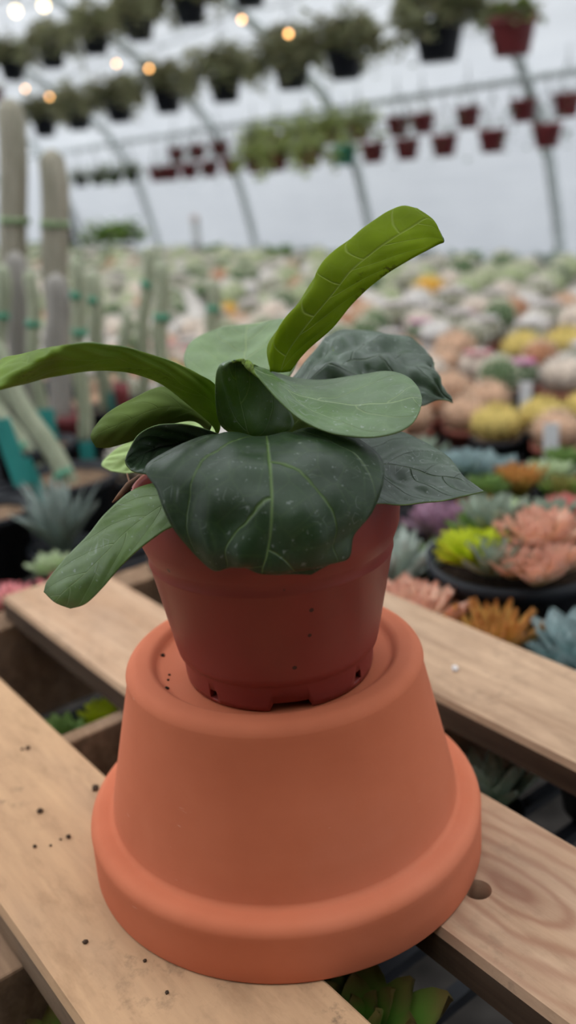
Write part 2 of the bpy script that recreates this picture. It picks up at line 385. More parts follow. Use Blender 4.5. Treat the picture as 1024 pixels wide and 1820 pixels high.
# ------------------------------------------------------------------ wire bench
BENCH = -0.118
be = thing('wire_bench', 'long black wire mesh bench carrying the pallet and all the potted plants', 'bench', sn(0, 0, BENCH))
b = MB(); bz = -0.007
n0, n1, s0, s1 = -0.45, 3.05, -1.2, 9.2
i = 0
while s0 + i * 0.040 <= s1:
    p = sn(s0 + i * 0.040, (n0 + n1) / 2, bz + 0.001); b.box(p, (0.0095, n1 - n0, 0.0085), (U, N, Vector((0, 0, 1)))); i += 1
i = 0
while n0 + i * 0.10 <= n1:
    p = sn((s0 + s1) / 2, n0 + i * 0.10, bz - 0.0075); b.box(p, (s1 - s0, 0.0075, 0.0075), (U, N, Vector((0, 0, 1)))); i += 1
b.build('mesh_top', M['dark_plastic'], be, smooth=False)
b = MB()
for n in (n0, n1): b.box(sn((s0 + s1) / 2, n, bz - 0.025), (s1 - s0 + 0.03, 0.03, 0.04), (U, N, Vector((0, 0, 1))))
for s in (s0, s1): b.box(sn(s, (n0 + n1) / 2, bz - 0.025), (0.03, n1 - n0, 0.04), (U, N, Vector((0, 0, 1))))
b.build('bench_frame', M['dark_plastic'], be, smooth=False)
for s in (-1.1, 1.5, 4.1, 6.7, 9.1):
    for n in (-0.4, 3.0):
        b = MB(); h = BENCH - FLOOR - 0.045; b.box(sn(s, n, -0.045 - h / 2), (0.04, 0.04, h), (U, N, Vector((0, 0, 1)))); b.build('leg', M['steel'], be, smooth=False)

# ------------------------------------------------------------------ pallet
RZ = TH                                            # local x runs along the planks
pal = thing('wooden_pallet', 'weathered wooden pallet of spaced planks under the upturned clay pot', 'pallet', sn(0, 0, BENCH), rz=TH)
# in the pallet's frame: x = s, y = -n, z from the bench
def plank(sa, sb, na, nb, mat, hole=None):
    th = 0.021; segs = 40
    b = MB(); vs_ = []; fs = []
    prof = []
    for i in range(segs + 1):
        s = sa + (sb - sa) * i / segs
        e = 0.0011 * mnoise.noise((s * 9, na * 50, 0)); e2 = 0.0011 * mnoise.noise((s * 9, nb * 50, 5))
        z1 = -BENCH
        c = 0.0016
        ring = [(-na - e, z1 - 0.0045), (-na - e - 0.0018, z1), (-nb - e2 + c, z1), (-nb - e2, z1 - c), (-nb - e2, z1 - th), (-na - e, z1 - th)]
        vs_ += [(s, y, z) for y, z in ring]
    for i in range(segs):
        for j in range(6):
            kk = (j + 1) % 6; fs.append((i * 6 + j, i * 6 + kk, (i + 1) * 6 + kk, (i + 1) * 6 + j))
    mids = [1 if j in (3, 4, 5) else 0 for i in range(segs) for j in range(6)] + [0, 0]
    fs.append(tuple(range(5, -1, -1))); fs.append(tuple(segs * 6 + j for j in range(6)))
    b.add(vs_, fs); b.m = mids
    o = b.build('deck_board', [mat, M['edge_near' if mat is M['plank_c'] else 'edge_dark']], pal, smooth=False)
    if hole:
        cb = MB(); cb.lathe([(hole[2], -0.05), (hole[2] * 0.93, 0), (hole[2], 0.05)], 24, (hole[0], -hole[1], -BENCH), 0, True, True)
        cut = cb.build('cut', mat, pal); md = o.modifiers.new('hole', 'BOOLEAN'); md.object = cut; md.solver = 'EXACT'; md.operation = 'DIFFERENCE'
        bpy.context.view_layer.update()
        me = bpy.data.meshes.new_from_object(o.evaluated_get(bpy.context.evaluated_depsgraph_get()))
        o.modifiers.clear(); o.data = me; bpy.data.objects.remove(cut)
    return o
hp = at_z(849, 1581, 0.0); hs, hn = hp.dot(U), hp.dot(N)
send = at_z(4, 1060, 0.0).dot(U); p1end = send
plank(-1.0, p1end, 0.392, 0.4837, M['plank_a'])
plank(-1.0, send, 0.245, 0.3362, M['plank_b'], (hs, hn, 0.0072))
plank(-1.0, send, 0.0972, 0.1878, M['plank_c'])
plank(-1.0, send, -0.055, 0.035, M['plank_a'])
plank(-1.0, send, -0.21, -0.12, M['plank_c'])
def stringer(s, na=-0.21, nb=0.4837, w=0.036):
    b = MB(); h = 0.0955
    b.box((s + w / 2, -(na + nb) / 2, -BENCH - 0.0213 - h / 2), (w, nb - na, h)); o = b.build('stringer', M['stringer'], pal, smooth=False); bevel(o, 0.0015)
st1 = at_z(30, 1109, -0.0213).dot(U); st2 = at_z(170, 1300, -0.0213).dot(U); st3 = at_z(33, 1722, -0.0213).dot(U)
print('STRINGERS', st1, st2, st3, 'end', send)
for s, w_ in ((st1, 0.036), (st2, 0.013), (st3, 0.036), (st3 - 0.33, 0.036), (st3 - 0.66, 0.036)): stringer(s, w=w_)

# ------------------------------------------------------------------ clay pot, upside down
CX, CY = -0.0117, 0.4075
clay = thing('clay_pot', 'large upturned terracotta pot used as a stand on the pallet planks', 'flower pot', (CX, CY, 0.0))
def arc(cx, cz, r, a0, a1, n=5):
    return [(cx + r * math.cos(math.radians(a0 + (a1 - a0) * i / n)), cz + r * math.sin(math.radians(a0 + (a1 - a0) * i / n))) for i in range(n + 1)]
prof = [(0.088, 0.004), (0.090, 0.0)] + arc(0.0985, 0.0018, 0.0018, -90, 0, 3) + [(0.1002, 0.012), (0.1001, 0.022)] + arc(0.0945, 0.0242, 0.0057, 5, 85, 8) + [(0.0912, 0.0302)] + arc(0.0906, 0.0332, 0.003, 270, 195, 4)[0:]
prof += [(0.0868, 0.040), (0.0790, 0.074), (0.0728, 0.1005)] + arc(0.0665, 0.1035, 0.0066, 15, 90, 9) + [(0.0620, 0.1101)]
rim_prof = [(0.0605, 0.1100)] + arc(0.0600, 0.1078, 0.0022, 80, 0, 4)[::1]
prof += [(0.0608, 0.1098), (0.0594, 0.1088), (0.0583, 0.1072), (0.0572, 0.1061), (0.0555, 0.1057), (0.02, 0.1056), (0.0085, 0.1056), (0.0075, 0.1050), (0.0075, 0.098), (0.055, 0.098), (0.064, 0.094), (0.080, 0.03), (0.088, 0.004)]
b = MB(); b.lathe(prof, 128); b.build('pot_body', M['terracotta'], clay)

def crumb(b, p, r, seed):
    rnd = random.Random(seed); vs_ = []; fs = []
    nn, mm = 6, 4
    for j in range(mm + 1):
        ph = PI * j / mm
        for i in range(nn):
            a = 2 * PI * i / nn; q = r * (0.7 + 0.6 * rnd.random())
            vs_.append((p[0] + q * math.sin(ph) * math.cos(a), p[1] + q * math.sin(ph) * math.sin(a), p[2] + 0.6 * q * math.cos(ph)))
    for j in range(mm):
        for i in range(nn):
            kk = (i + 1) % nn; fs.append((j * nn + i, j * nn + kk, (j + 1) * nn + kk, (j + 1) * nn + i))
    b.add(vs_, fs)
def crumbs(pts, z, name, label, mat, r0, grp=None):
    for i, (px, py, k_) in enumerate(pts):
        p = at_z(px, py, z); b = MB(); crumb(b, (0, 0, 0), r0 * k_, i + 11); o = b.build(name, mat); o.location = (p.x, p.y, z + 0.35 * r0 * k_); tag(o, label, 'soil crumb' if 'soil' in name else 'pebble', grp)
crumbs([(263, 1169, 0.9), (290, 1166, 1.4), (297, 1225, 1.5), (299, 1209, 0.8), (301, 1200, 0.7)], 0.1057, 'soil_crumb', 'tiny dark soil crumb lying on top of the upturned clay pot', M['soil'], 0.0009, 'soil crumbs on the clay pot')
crumbs([(50, 1330, 1.5), (40, 1332, 1.0), (72, 1443, 1.9), (122, 1488, 1.4), (62, 1505, 1.0), (90, 1503, 0.7), (108, 1492, 0.7), (152, 1675, 1.2), (258, 1708, 1.0), (297, 1765, 0.9)], 0.0002, 'soil_crumb', 'tiny dark soil crumb on the near left plank of the pallet', M['crumb'], 0.0011, 'soil crumbs on the near plank')
crumbs([(170, 1402, 1.0)], 0.0002, 'soil_crumb', 'larger dark soil crumb touching the left rim of the clay pot', M['crumb'], 0.0024)
crumbs([(809, 1190, 1.0)], 0.0002, 'pebble', 'small white pebble on the far plank right of the clay pot', M['white_plastic'], 0.0028)

# ------------------------------------------------------------------ the potted fig
PX, PY, PZ = -0.0090, 0.3985, 0.1058
fig = thing('potted_fig', 'compact fiddle leaf fig in a red plastic nursery pot on the clay pot', 'potted plant', (PX, PY, PZ))
def loc(p): return Vector(p) - Vector((PX, PY, PZ))
ZT = 0.200 - PZ
zl = 0.1725 - PZ
pp = [(0.0, 0.0012), (0.0415, 0.0008), (0.0425, 0.0)] + [(0.0444, 0.0008), (0.0450, 0.004), (0.0456, 0.0125), (0.0462, 0.0140), (0.0475, 0.0150), (0.0482, 0.018),
     (0.0560, zl - 0.0065), (0.0564, zl - 0.0058), (0.0562, zl - 0.005), (0.0565, zl - 0.001), (0.0570, zl), (0.0586, zl + 0.0042), (0.0594, zl + 0.007), (0.0606, ZT - 0.0015), (0.0602, ZT), (0.0590, ZT), (0.0584, ZT - 0.002), (0.0556, zl), (0.0462, 0.02), (0.0432, 0.012), (0.0426, 0.0032), (0.0, 0.0030)]
def pot_body():
    b = MB(); b.lathe(pp, 96); return b.build('pot', M['red_plastic'], fig)
po = pot_body()
# drain holes round the foot, cut through
cb = MB()
def ang(px):
    best = None
    for i in range(720):
        a = -PI + i * PI / 720
        q = to_px((PX + 0.045 * math.cos(a), PY + 0.045 * math.sin(a), PZ + 0.004))
        if best is None or abs(q[0] - px) < best[0]: best = (abs(q[0] - px), a)
    return best[1]
for px, w, z0_, z1_ in ((518, 0.0215, -0.002, 0.0050), (381, 0.005, 0.0028, 0.0072), (636, 0.005, 0.004, 0.0085)):
    a = ang(px); d = Vector((math.cos(a), math.sin(a), 0)); t = Vector((-d.y, d.x, 0))
    c = d * 0.043
    vv = []
    for dd in (-0.010, 0.010):
        for tt, zz in ((-w / 2, z0_), (w / 2, z0_), (w / 2 * 0.72, z1_), (-w / 2 * 0.72, z1_)):
            vv.append(c + d * dd + t * tt + Vector((0, 0, zz)))
    cb.add(vv, [(3, 2, 1, 0), (4, 5, 6, 7), (1, 5, 4, 0), (2, 6, 5, 1), (3, 7, 6, 2), (0, 4, 7, 3)])
cut = cb.build('cut', M['red_plastic'], fig, smooth=False)
md = po.modifiers.new('h', 'BOOLEAN'); md.object = cut; md.solver = 'EXACT'
bpy.context.view_layer.update()
me = bpy.data.meshes.new_from_object(po.evaluated_get(bpy.context.evaluated_depsgraph_get())); po.modifiers.clear(); po.data = me; bpy.data.objects.remove(cut)
b = MB(); b.lathe([(0.0, ZT - 0.010), (0.02, ZT - 0.009), (0.04, ZT - 0.011), (0.0566, ZT - 0.013), (0.0555, zl), (0.0458, 0.02), (0.0424, 0.012), (0.0416, 0.0034), (0.0, 0.0032)], 48); b.build('soil', M['soil'], fig)
b = MB(); b.tube([(0, 0, ZT - 0.012), (0.001, -0.001, ZT + 0.012), (0.0, 0.0, ZT + 0.03)], [0.0075, 0.0065, 0.004], 12); b.build('stem', simple('fig_stem', (0.09, 0.11, 0.04), 0.7, 0.3, 90), fig)

def catmull(P, t):
    """P: list of np vectors, t in 0..1 uniform"""
    n = len(P) - 1; x = t * n; i = min(int(x), n - 1); f = x - i
    p0 = P[i - 1] if i > 0 else 2 * P[0] - P[1]; p1 = P[i]; p2 = P[i + 1]; p3 = P[i + 2] if i + 2 <= n else 2 * P[n] - P[n - 1]
    return 0.5 * ((2 * p1) + (-p0 + p2) * f + (2 * p0 - 5 * p1 + 4 * p2 - p3) * f * f + (-p0 + 3 * p1 - 3 * p2 + p3) * f ** 3)

def make_leaf(rows, mtop, mbot, medge, name='leaf', nv=56, nu=28, thick=0.00055, quilt=0.0010, nlat=6, label=None, midu=0.5, flip=False, wave=0.0):
    R = [[np.array(loc(at_y(*p))) for p in r] for r in rows]
    nc = len(R[0])
    Gd = np.zeros((nv + 1, nu + 1, 3))
    for i in range(nv + 1):
        t = i / nv
        cols = [catmull([r[c] for r in R], t) for c in range(nc)]
        for j in range(nu + 1): Gd[i, j] = catmull(cols, j / nu)
    def normals(A):
        du = np.gradient(A, axis=1); dv = np.gradient(A, axis=0); nn = np.cross(du, dv)
        l = np.linalg.norm(nn, axis=2, keepdims=True); l[l == 0] = 1; return nn / l
    nn = normals(Gd)
    if flip: nn = -nn
    uu = np.linspace(0, 1, nu + 1); uu = np.where(uu < midu, 0.5 * uu / midu, 0.5 + 0.5 * (uu - midu) / (1 - midu))
    for i in range(nv + 1):
        for j in range(nu + 1):
            a = abs(uu[j] * 2 - 1); v = i / nv
            env = min(1, 4 * v) * min(1, 4 * (1 - v)) * (1 - a ** 4)
            q = quilt * (0.5 - 0.5 * math.cos(2 * PI * (v * nlat - 1.7 * a ** 1.5 + (0.45 if uu[j] > .5 else 0) - 0.5))) * min(1, a * 4) * env
            q += quilt * 1.2 * mnoise.noise((Gd[i, j, 0] * 90, Gd[i, j, 1] * 90, Gd[i, j, 2] * 90)) * (0.3 + env)
            q += wave * math.sin(v * 17 + (3 if uu[j] > 0.5 else 0)) * a ** 3 * min(1, 4 * v)
            Gd[i, j] += nn[i, j] * q
    nn = normals(Gd)
    if flip: nn = -nn
    top = Gd + nn * thick / 2; bot = Gd - nn * thick / 2
    b = MB(); W = nu + 1; K = (nv + 1) * W
    vs_ = [tuple(p) for p in top.reshape(-1, 3)] + [tuple(p) for p in bot.reshape(-1, 3)]
    b.v = vs_; b.uv = [(uu[j], i / nv) for i in range(nv + 1) for j in range(W)] * 2
    for i in range(nv):
        for j in range(nu):
            q = (i * W + j, i * W + j + 1, (i + 1) * W + j + 1, (i + 1) * W + j)
            if flip: q = q[::-1]
            b.f.append(q); b.m.append(0); b.f.append(tuple(x + K for x in q[::-1])); b.m.append(1)
    loop = [j for j in range(W)] + [i * W + nu for i in range(1, nv + 1)] + [nv * W + j for j in range(nu - 1, -1, -1)] + [i * W for i in range(nv - 1, 0, -1)]
    for a, c in zip(loop, loop[1:] + loop[:1]):
        q = (a, a + K, c + K, c)
        b.f.append(q if not flip else q[::-1]); b.m.append(2)
    o = b.build(name, [mtop, mbot, medge], fig)
    if label: o['label'] = label
    return o

edge = simple('leaf_edge', (0.10, 0.16, 0.04), 0.6, 0.2, 60)
under = leaf_mat('leaf_under', (0.22, 0.32, 0.055), (0.38, 0.46, 0.16), 6, 0.46, (0.44, 0.60, 0.03), spots=0.4, rough=0.6, spec=0.15)
under_olive = leaf_mat('leaf_under_olive', (0.115, 0.165, 0.035), (0.18, 0.23, 0.06), 6, 0.34, (0.20, 0.28, 0.015), rough=0.6, spec=0.12)
dark = leaf_mat('leaf_dark', (0.017, 0.035, 0.012), (0.11, 0.18, 0.035), 3.2, 0.05, (0.05, 0.14, 0.02), dust=0.40, rough=0.40, spec=0.27)
dark2 = leaf_mat('leaf_dark_dull', (0.036, 0.063, 0.030), (0.09, 0.125, 0.065), 5, 0.06, (0.05, 0.14, 0.02), dust=0.7, rough=0.36, bumpk=0.7)
mid_g = leaf_mat('leaf_mid', (0.085, 0.150, 0.045), (0.34, 0.43, 0.20), 6, 0.15, (0.16, 0.28, 0.04), dust=1.0, rough=0.40)
hang_g = leaf_mat('leaf_hanging', (0.095, 0.160, 0.035), (0.24, 0.33, 0.11), 5, 0.15, (0.14, 0.28, 0.03), dust=0.8, rough=0.40)
pale_g = leaf_mat('leaf_pale', (0.17, 0.255, 0.095), (0.36, 0.45, 0.18), 5, 0.22, (0.22, 0.40, 0.06), dust=0.35, rough=0.5)
lime_g = leaf_mat('leaf_lime', (0.20, 0.27, 0.006), (0.44, 0.48, 0.12), 6, 0.50, (0.44, 0.56, 0.004), spots=0.9, rough=0.62, vw=1.3, spec=0.12)
young_g = leaf_mat('leaf_young', (0.40, 0.52, 0.19), (0.40, 0.52, 0.2), 5, 0.30, (0.40, 0.58, 0.12), rough=0.5)

# front drooping leaf
make_leaf([[(455, 800, .392), (468, 802, .39), (470, 805, .39), (472, 802, .39), (485, 800, .392)],
           [(415, 785, .378), (440, 782, .374), (472, 784, .372), (505, 780, .374), (535, 778, .380)],
           [(365, 773, .360), (410, 774, .356), (474, 778, .355), (540, 769, .358), (588, 762, .366)],
           [(262, 823, .340), (360, 815, .334), (479, 822, .332), (590, 812, .336), (668, 806, .350)],
           [(281, 874, .328), (375, 872, .321), (483, 874, .318), (590, 870, .322), (684, 846, .336)],
           [(305, 934, .321), (390, 932, .314), (482, 935, .311), (580, 930, .314), (664, 906, .327)],
           [(341, 982, .318), (405, 978, .311), (475, 983, .308), (555, 980, .311), (628, 950, .321)],
           [(374, 1008, .316), (425, 1000, .310), (468, 1006, .308), (535, 1010, .310), (620, 992, .317)],
           [(392, 1010, .315), (430, 1005, .311), (466, 1017, .309), (515, 1018, .311), (583, 1006, .315)],
           [(405, 1008, .315), (435, 1008, .311), (466, 1020, .309), (508, 1020, .311), (552, 1020, .314)]],
          dark, under, edge, nlat=3.2, label='largest dark green leaf drooping over the pot front', flip=True, wave=0.0006, quilt=0.0012, nv=72, nu=40)
# tall upright lime leaf
make_leaf([[(486, 664, .412), (482, 661, .404), (483, 660, .402), (498, 662, .401), (516, 660, .402)],
           [(478, 644, .416), (481, 630, .406), (483, 628, .402), (512, 626, .402), (545, 624, .403)],
           [(477, 612, .420), (496, 588, .407), (498, 586, .402), (542, 583, .403), (592, 582, .405)],
           [(503, 575, .422), (532, 545, .410), (534, 543, .405), (575, 543, .406), (622, 545, .408)],
           [(532, 537, .424), (558, 511, .414), (560, 509, .409), (602, 510, .409), (652, 515, .409)],
           [(556, 500, .424), (567, 482, .418), (569, 480, .413), (625, 481, .411), (686, 488, .410)],
           [(590, 458, .428), (597, 452, .422), (599, 450, .418), (656, 455, .414), (718, 468, .410)],
           [(638, 418, .430), (645, 413, .427), (647, 411, .423), (696, 426, .416), (750, 450, .410)],
           [(686, 382, .434), (692, 379, .431), (694, 378, .428), (732, 405, .418), (776, 436, .410)],
           [(712, 370, .434), (717, 369, .431), (720, 369, .428), (757, 390, .418), (788, 431, .408)],
           [(732, 369, .432), (740, 371, .428), (745, 373, .425), (772, 393, .416), (788, 424, .408)]],
          lime_g, pale_g, edge, label='bright lime leaf standing tall behind the others', midu=0.75, flip=False, quilt=0.0005, nu=40)
# pale back leaf
make_leaf([[(430, 725, .425), (450, 730, .42), (470, 725, .425)],
           [(350, 680, .45), (440, 685, .44), (512, 675, .44)],
           [(327, 642, .468), (436, 642, .462), (535, 622, .452)],
           [(342, 606, .488), (437, 606, .482), (528, 580, .468)],
           [(385, 585, .500), (438, 583, .497), (505, 567, .485)],
           [(410, 579, .505), (440, 577, .505), (480, 571, .498)]],
          pale_g, under, edge, nlat=4, label='pale green leaf tilted back with a straight light midrib')
# long leaf to the left
make_leaf([[(392, 752, .396), (390, 765, .394), (386, 778, .396)],
           [(386, 690, .386), (380, 720, .387), (376, 755, .392)],
           [(352, 664, .378), (346, 695, .381), (338, 722, .388)],
           [(305, 642, .368), (296, 667, .372), (284, 681, .380)],
           [(245, 622, .356), (232, 645, .360), (218, 659, .370)],
           [(190, 612, .346), (172, 637, .350), (150, 660, .360)],
           [(150, 609, .340), (112, 640, .342), (80, 672, .350)],
           [(112, 614, .338), (60, 645, .336), (2, 692, .338)],
           [(92, 617, .348), (35, 645, .347), (-35, 700, .345)],
           [(60, 624, .362), (0, 655, .362), (-60, 700, .358)],
           [(5, 637, .380), (-30, 662, .378), (-70, 695, .374)]],
          under, mid_g, edge, nlat=7, label='long arched leaf reaching out to the far left', quilt=0.0009, nv=72, flip=True)
# centre leaf curling over to the right
make_leaf([[(425, 778, .396), (450, 782, .394), (480, 778, .396)],
           [(392, 755, .386), (440, 765, .388), (520, 760, .396)],
           [(383, 715, .378), (430, 725, .386), (515, 730, .398)],
           [(383, 680, .374), (420, 685, .382), (490, 690, .396)],
           [(390, 650, .375), (420, 645, .376), (458, 652, .386)],
           [(422, 640, .388), (436, 644, .372), (452, 660, .362)],
           [(470, 655, .404), (482, 672, .376), (490, 706, .355)],
           [(520, 671, .412), (532, 703, .380), (530, 743, .350)],
           [(575, 676, .414), (592, 718, .374), (580, 768, .346)],
           [(630, 668, .412), (648, 720, .368), (640, 777, .342)],
           [(682, 660, .404), (700, 716, .364), (695, 773, .342)],
           [(722, 669, .392), (733, 708, .364), (730, 755, .346)],
           [(742, 688, .380), (747, 709, .366), (745, 732, .354)],
           [(748, 702, .372), (750, 710, .366), (749, 718, .362)]],
          under, mid_g, edge, nlat=7, label='green leaf curled over and dusted towards its rounded right end', quilt=0.0009, nv=84, nu=34, flip=True)
# upper right dark leaf
make_leaf([[(500, 695, .420), (506, 702, .415), (512, 710, .418)],
           [(540, 645, .445), (560, 668, .43), (575, 705, .415)],
           [(590, 597, .478), (618, 642, .445), (640, 705, .420)],
           [(645, 583, .490), (680, 640, .450), (700, 725, .425)],
           [(705, 595, .490), (728, 645, .452), (745, 722, .430)],
           [(757, 622, .472), (766, 668, .447), (774, 712, .436)],
           [(773, 655, .456), (786, 690, .442), (794, 714, .437)],
           [(776, 684, .447), (800, 702, .440), (806, 714, .437)]],
          under_olive, dark2, edge, nlat=5, label='dark puckered leaf at the upper right', quilt=0.0034, flip=True, wave=0.0014)
# lower right dark leaf
make_leaf([[(560, 775, .400), (565, 788, .395), (570, 800, .400)],
           [(640, 776, .402), (640, 820, .378), (632, 880, .346)],
           [(705, 766, .412), (700, 828, .378), (690, 896, .350)],
           [(757, 788, .408), (756, 840, .376), (750, 894, .354)],
           [(798, 812, .398), (800, 850, .374), (800, 887, .357)],
           [(820, 843, .384), (830, 863, .372), (832, 880, .362)],
           [(846, 864, .374), (853, 870, .370), (860, 874, .366)]],
          under_olive, dark2, edge, nlat=5, label='dark pointed leaf spreading low to the right', quilt=0.0016, flip=True)
# left olive leaf under the long one
make_leaf([[(378, 750, .405), (376, 758, .402), (372, 768, .405)],
           [(338, 708, .406), (336, 728, .402), (342, 748, .405)],
           [(290, 688, .406), (285, 725, .396), (290, 758, .402)],
           [(235, 709, .402), (230, 746, .392), (240, 781, .396)],
           [(190, 736, .397), (184, 766, .389), (196, 795, .391)],
           [(165, 764, .394), (162, 778, .391), (171, 795, .391)]],
          under_olive, dark, edge, nlat=5, label='olive leaf seen from below under the long left leaf', flip=True, quilt=0.0005)
# young light leaf behind
make_leaf([[(385, 762, .425), (384, 770, .42), (382, 780, .42)],
           [(345, 742, .435), (335, 762, .428), (330, 795, .424)],
           [(270, 760, .445), (268, 790, .436), (272, 825, .43)],
           [(210, 796, .446), (216, 818, .44), (234, 841, .434)],
           [(184, 820, .446), (182, 829, .443), (198, 838, .438)]],
          young_g, young_g, edge, nlat=5, label='pale yellow green young leaf peeping out at the left')
# small curled dark leaf
make_leaf([[(400, 775, .388), (398, 786, .388), (396, 796, .386)],
           [(350, 758, .384), (345, 785, .390), (350, 808, .374)],
           [(290, 754, .378), (292, 792, .388), (302, 832, .364)],
           [(248, 772, .374), (258, 806, .382), (270, 843, .362)],
           [(229, 800, .371), (235, 822, .372), (247, 842, .363)],
           [(222, 818, .367), (225, 827, .366), (233, 837, .364)]],
          dark2, under_olive, edge, nlat=4, label='small curled dark leaf tucked beside the front leaf', quilt=0.0014, flip=True)
# hanging lower left leaf
make_leaf([[(350, 842, .382), (352, 858, .374), (352, 878, .370)],
           [(292, 854, .366), (308, 888, .352), (320, 928, .340)],
           [(236, 872, .358), (266, 914, .344), (292, 943, .335)],
           [(190, 910, .350), (222, 950, .337), (250, 974, .331)],
           [(157, 951, .344), (186, 986, .332), (213, 1009, .328)],
           [(116, 993, .339), (148, 1023, .328), (184, 1043, .325)],
           [(86, 1030, .336), (113, 1053, .328), (154, 1072, .325)],
           [(78, 1052, .335), (98, 1070, .330), (126, 1081, .328)]],
          hang_g, under, edge, nlat=5, label='narrow green leaf hanging down at the lower left', flip=True, quilt=0.0004)
# added dark leaf filling the shadowed heart of the plant
make_leaf([[(478, 800, .404), (492, 804, .402), (510, 800, .404)],
           [(470, 765, .412), (510, 770, .408), (560, 775, .410)],
           [(480, 725, .420), (540, 735, .414), (610, 750, .414)],
           [(505, 695, .428), (560, 705, .424), (640, 725, .420)],
           [(560, 685, .432), (600, 692, .430), (640, 705, .426)]],
          under_olive, dark2, edge, nlat=4, label='added dark leaf filling the shaded heart of the plant', quilt=0.0006)
# dry bits at the rim
b = MB(); b.tube([loc(at_y(247, 846, .385)), loc(at_y(228, 862, .375)), loc(at_y(213, 880, .366)), loc(at_y(200, 893, .362))], [0.0006, 0.0013, 0.0011, 0.0003], 6)
b.tube([loc(at_y(226, 842, .385)), loc(at_y(233, 868, .376)), loc(at_y(222, 876, .370))], [0.0004, 0.0005, 0.0002], 5)
b.build('dry_leaf', simple('dry_leaf', (0.17, 0.075, 0.035), 0.8, 0.4, 90), fig)['label'] = 'shrivelled brown leaf on the pot rim'

# ------------------------------------------------------------------ plant builders
def rosette_mesh(name, mat, R=0.04, layers=5, per=8, w=0.42, up0=75, up1=12, thick=0.10, tip=0.25, seed=1, h0=0.02):
    """echeveria-like rosette: fleshy leaves in a spiral, base at z = h0"""
    rnd = random.Random(seed); b = MB(); b.uv = []
    total = layers * per
    for i in range(total):
        k_ = i / (total - 1)
        a = i * 2.39996 + rnd.uniform(-0.15, 0.15); L = R * (0.38 + 0.62 * k_) * rnd.uniform(0.9, 1.08)
        el = math.radians(up0 + (up1 - up0) * k_ + rnd.uniform(-6, 6))
        d = Vector((math.cos(a), math.sin(a), 0)); sd = Vector((-d.y, d.x, 0))
        base = d * (R * 0.06) + Vector((0, 0, h0 + R * 0.25 * (1 - k_)))
        nl, nw = 7, 4; vs_ = []; o = len(b.v)
        for side in (1, -1):
            for p in range(nl + 1):
                t = p / nl; e2 = el + 0.5 * t * (1 - k_ * 0.4)
                c = base + (d * math.cos(el) + Vector((0, 0, math.sin(el)))) * (L * t) + Vector((0, 0, 0.18 * L * t * t))
                nrm = -d * math.sin(el) + Vector((0, 0, math.cos(el)))
                ww = w * L * (math.sin(PI * (t ** 1.35 * 0.86 + 0.13)) ** 0.7)
                for q in range(nw + 1):
                    x = -1 + 2 * q / nw
                    vs_.append(c + sd * (x * ww * 0.5) + nrm * (0.10 * L * x * x + side * thick * L * 0.5 * (1 - x * x) * (1 - 0.6 * t)))
                    b.uv.append((q / nw, t))
        Wd = nw + 1; H = (nl + 1) * Wd; fs = []
        for p in range(nl):
            for q in range(nw):
                f = (p * Wd + q, p * Wd + q + 1, (p + 1) * Wd + q + 1, (p + 1) * Wd + q)
                fs.append(f); fs.append(tuple(x + H for x in f[::-1]))
        b.add(vs_, fs)
    return b.mesh(name, mat)
def bush_mesh(name, mats, R=0.15, n=260, leaf=0.035, squash=0.7, seed=1, droop=0.0, c=(0, 0, 0), hollow=0.35, mi=None):
    """leafy ball: folded leaves on a round crown"""
    rnd = random.Random(seed); b = MB()
    for i in range(n):
        a = rnd.uniform(0, 2 * PI); cz = rnd.uniform(-0.55, 1); rr = R * (hollow + (1 - hollow) * rnd.random() ** 0.6) * (0.8 + 0.3 * math.sin(a * 3 + seed))
        sr = math.sqrt(max(0, 1 - cz * cz)); p = Vector((c[0] + rr * sr * math.cos(a), c[1] + rr * sr * math.sin(a), c[2] + rr * cz * squash))
        if droop: p.z -= droop * (sr * rr / R) ** 2 * rnd.random()
        d = Vector((math.cos(a + rnd.uniform(-.8, .8)), math.sin(a + rnd.uniform(-.8, .8)), rnd.uniform(-0.7, 0.8))).normalized()
        sd = d.cross(Vector((rnd.uniform(-.4, .4), rnd.uniform(-.4, .4), 1))).normalized(); nm = sd.cross(d)
        L = leaf * rnd.uniform(0.6, 1.25); w = L * rnd.uniform(0.28, 0.42)
        vs_ = [p, p + d * L * 0.4 + sd * w + nm * L * 0.08, p + d * L, p + d * L * 0.4 - sd * w + nm * L * 0.08, p + d * L * 0.45]
        b.add(vs_, [(0, 1, 4), (1, 2, 4), (2, 3, 4), (3, 0, 4)], rnd.randrange(len(mats)) if isinstance(mats, list) else 0)
    return b.mesh(name, mats)
def blades_mesh(name, mat, n=30, R=0.05, H=0.08, w=0.006, seed=1, spread=0.7, h0=0.0):
    rnd = random.Random(seed); b = MB(); b.uv = []
    for i in range(n):
        a = rnd.uniform(0, 2 * PI); d = Vector((math.cos(a), math.sin(a), 0)); sd = Vector((-d.y, d.x, 0)); L = H * rnd.uniform(0.7, 1.1); sp_ = spread * rnd.random() ** 0.6
        vs_ = []
        for p in range(5):
            t = p / 4; c = d * (R * 0.15 + sp_ * L * t ** 1.3) + Vector((0, 0, h0 + L * t * math.sqrt(max(0.05, 1 - sp_ * sp_ * 0.7)) - 0.1 * L * sp_ * t * t)); ww = w * (1 - t ** 2.2) * (0.6 + 0.8 * t * (1 - t) * 2) + 0.0003
            nrm = (Vector((0, 0, 1)) * 0.5 - d * 0.8)
            for x, y in ((-1, 0), (0, -0.5), (1, 0), (0, 0.5)):
                vs_.append(c + sd * x * ww + nrm * y * ww); b.uv.append((0.5, t))
        fs = [(p * 4 + q, p * 4 + (q + 1) % 4, p * 4 + 4 + (q + 1) % 4, p * 4 + 4 + q) for p in range(4) for q in range(4)]
        b.add(vs_, fs)
    return b.mesh(name, mat)
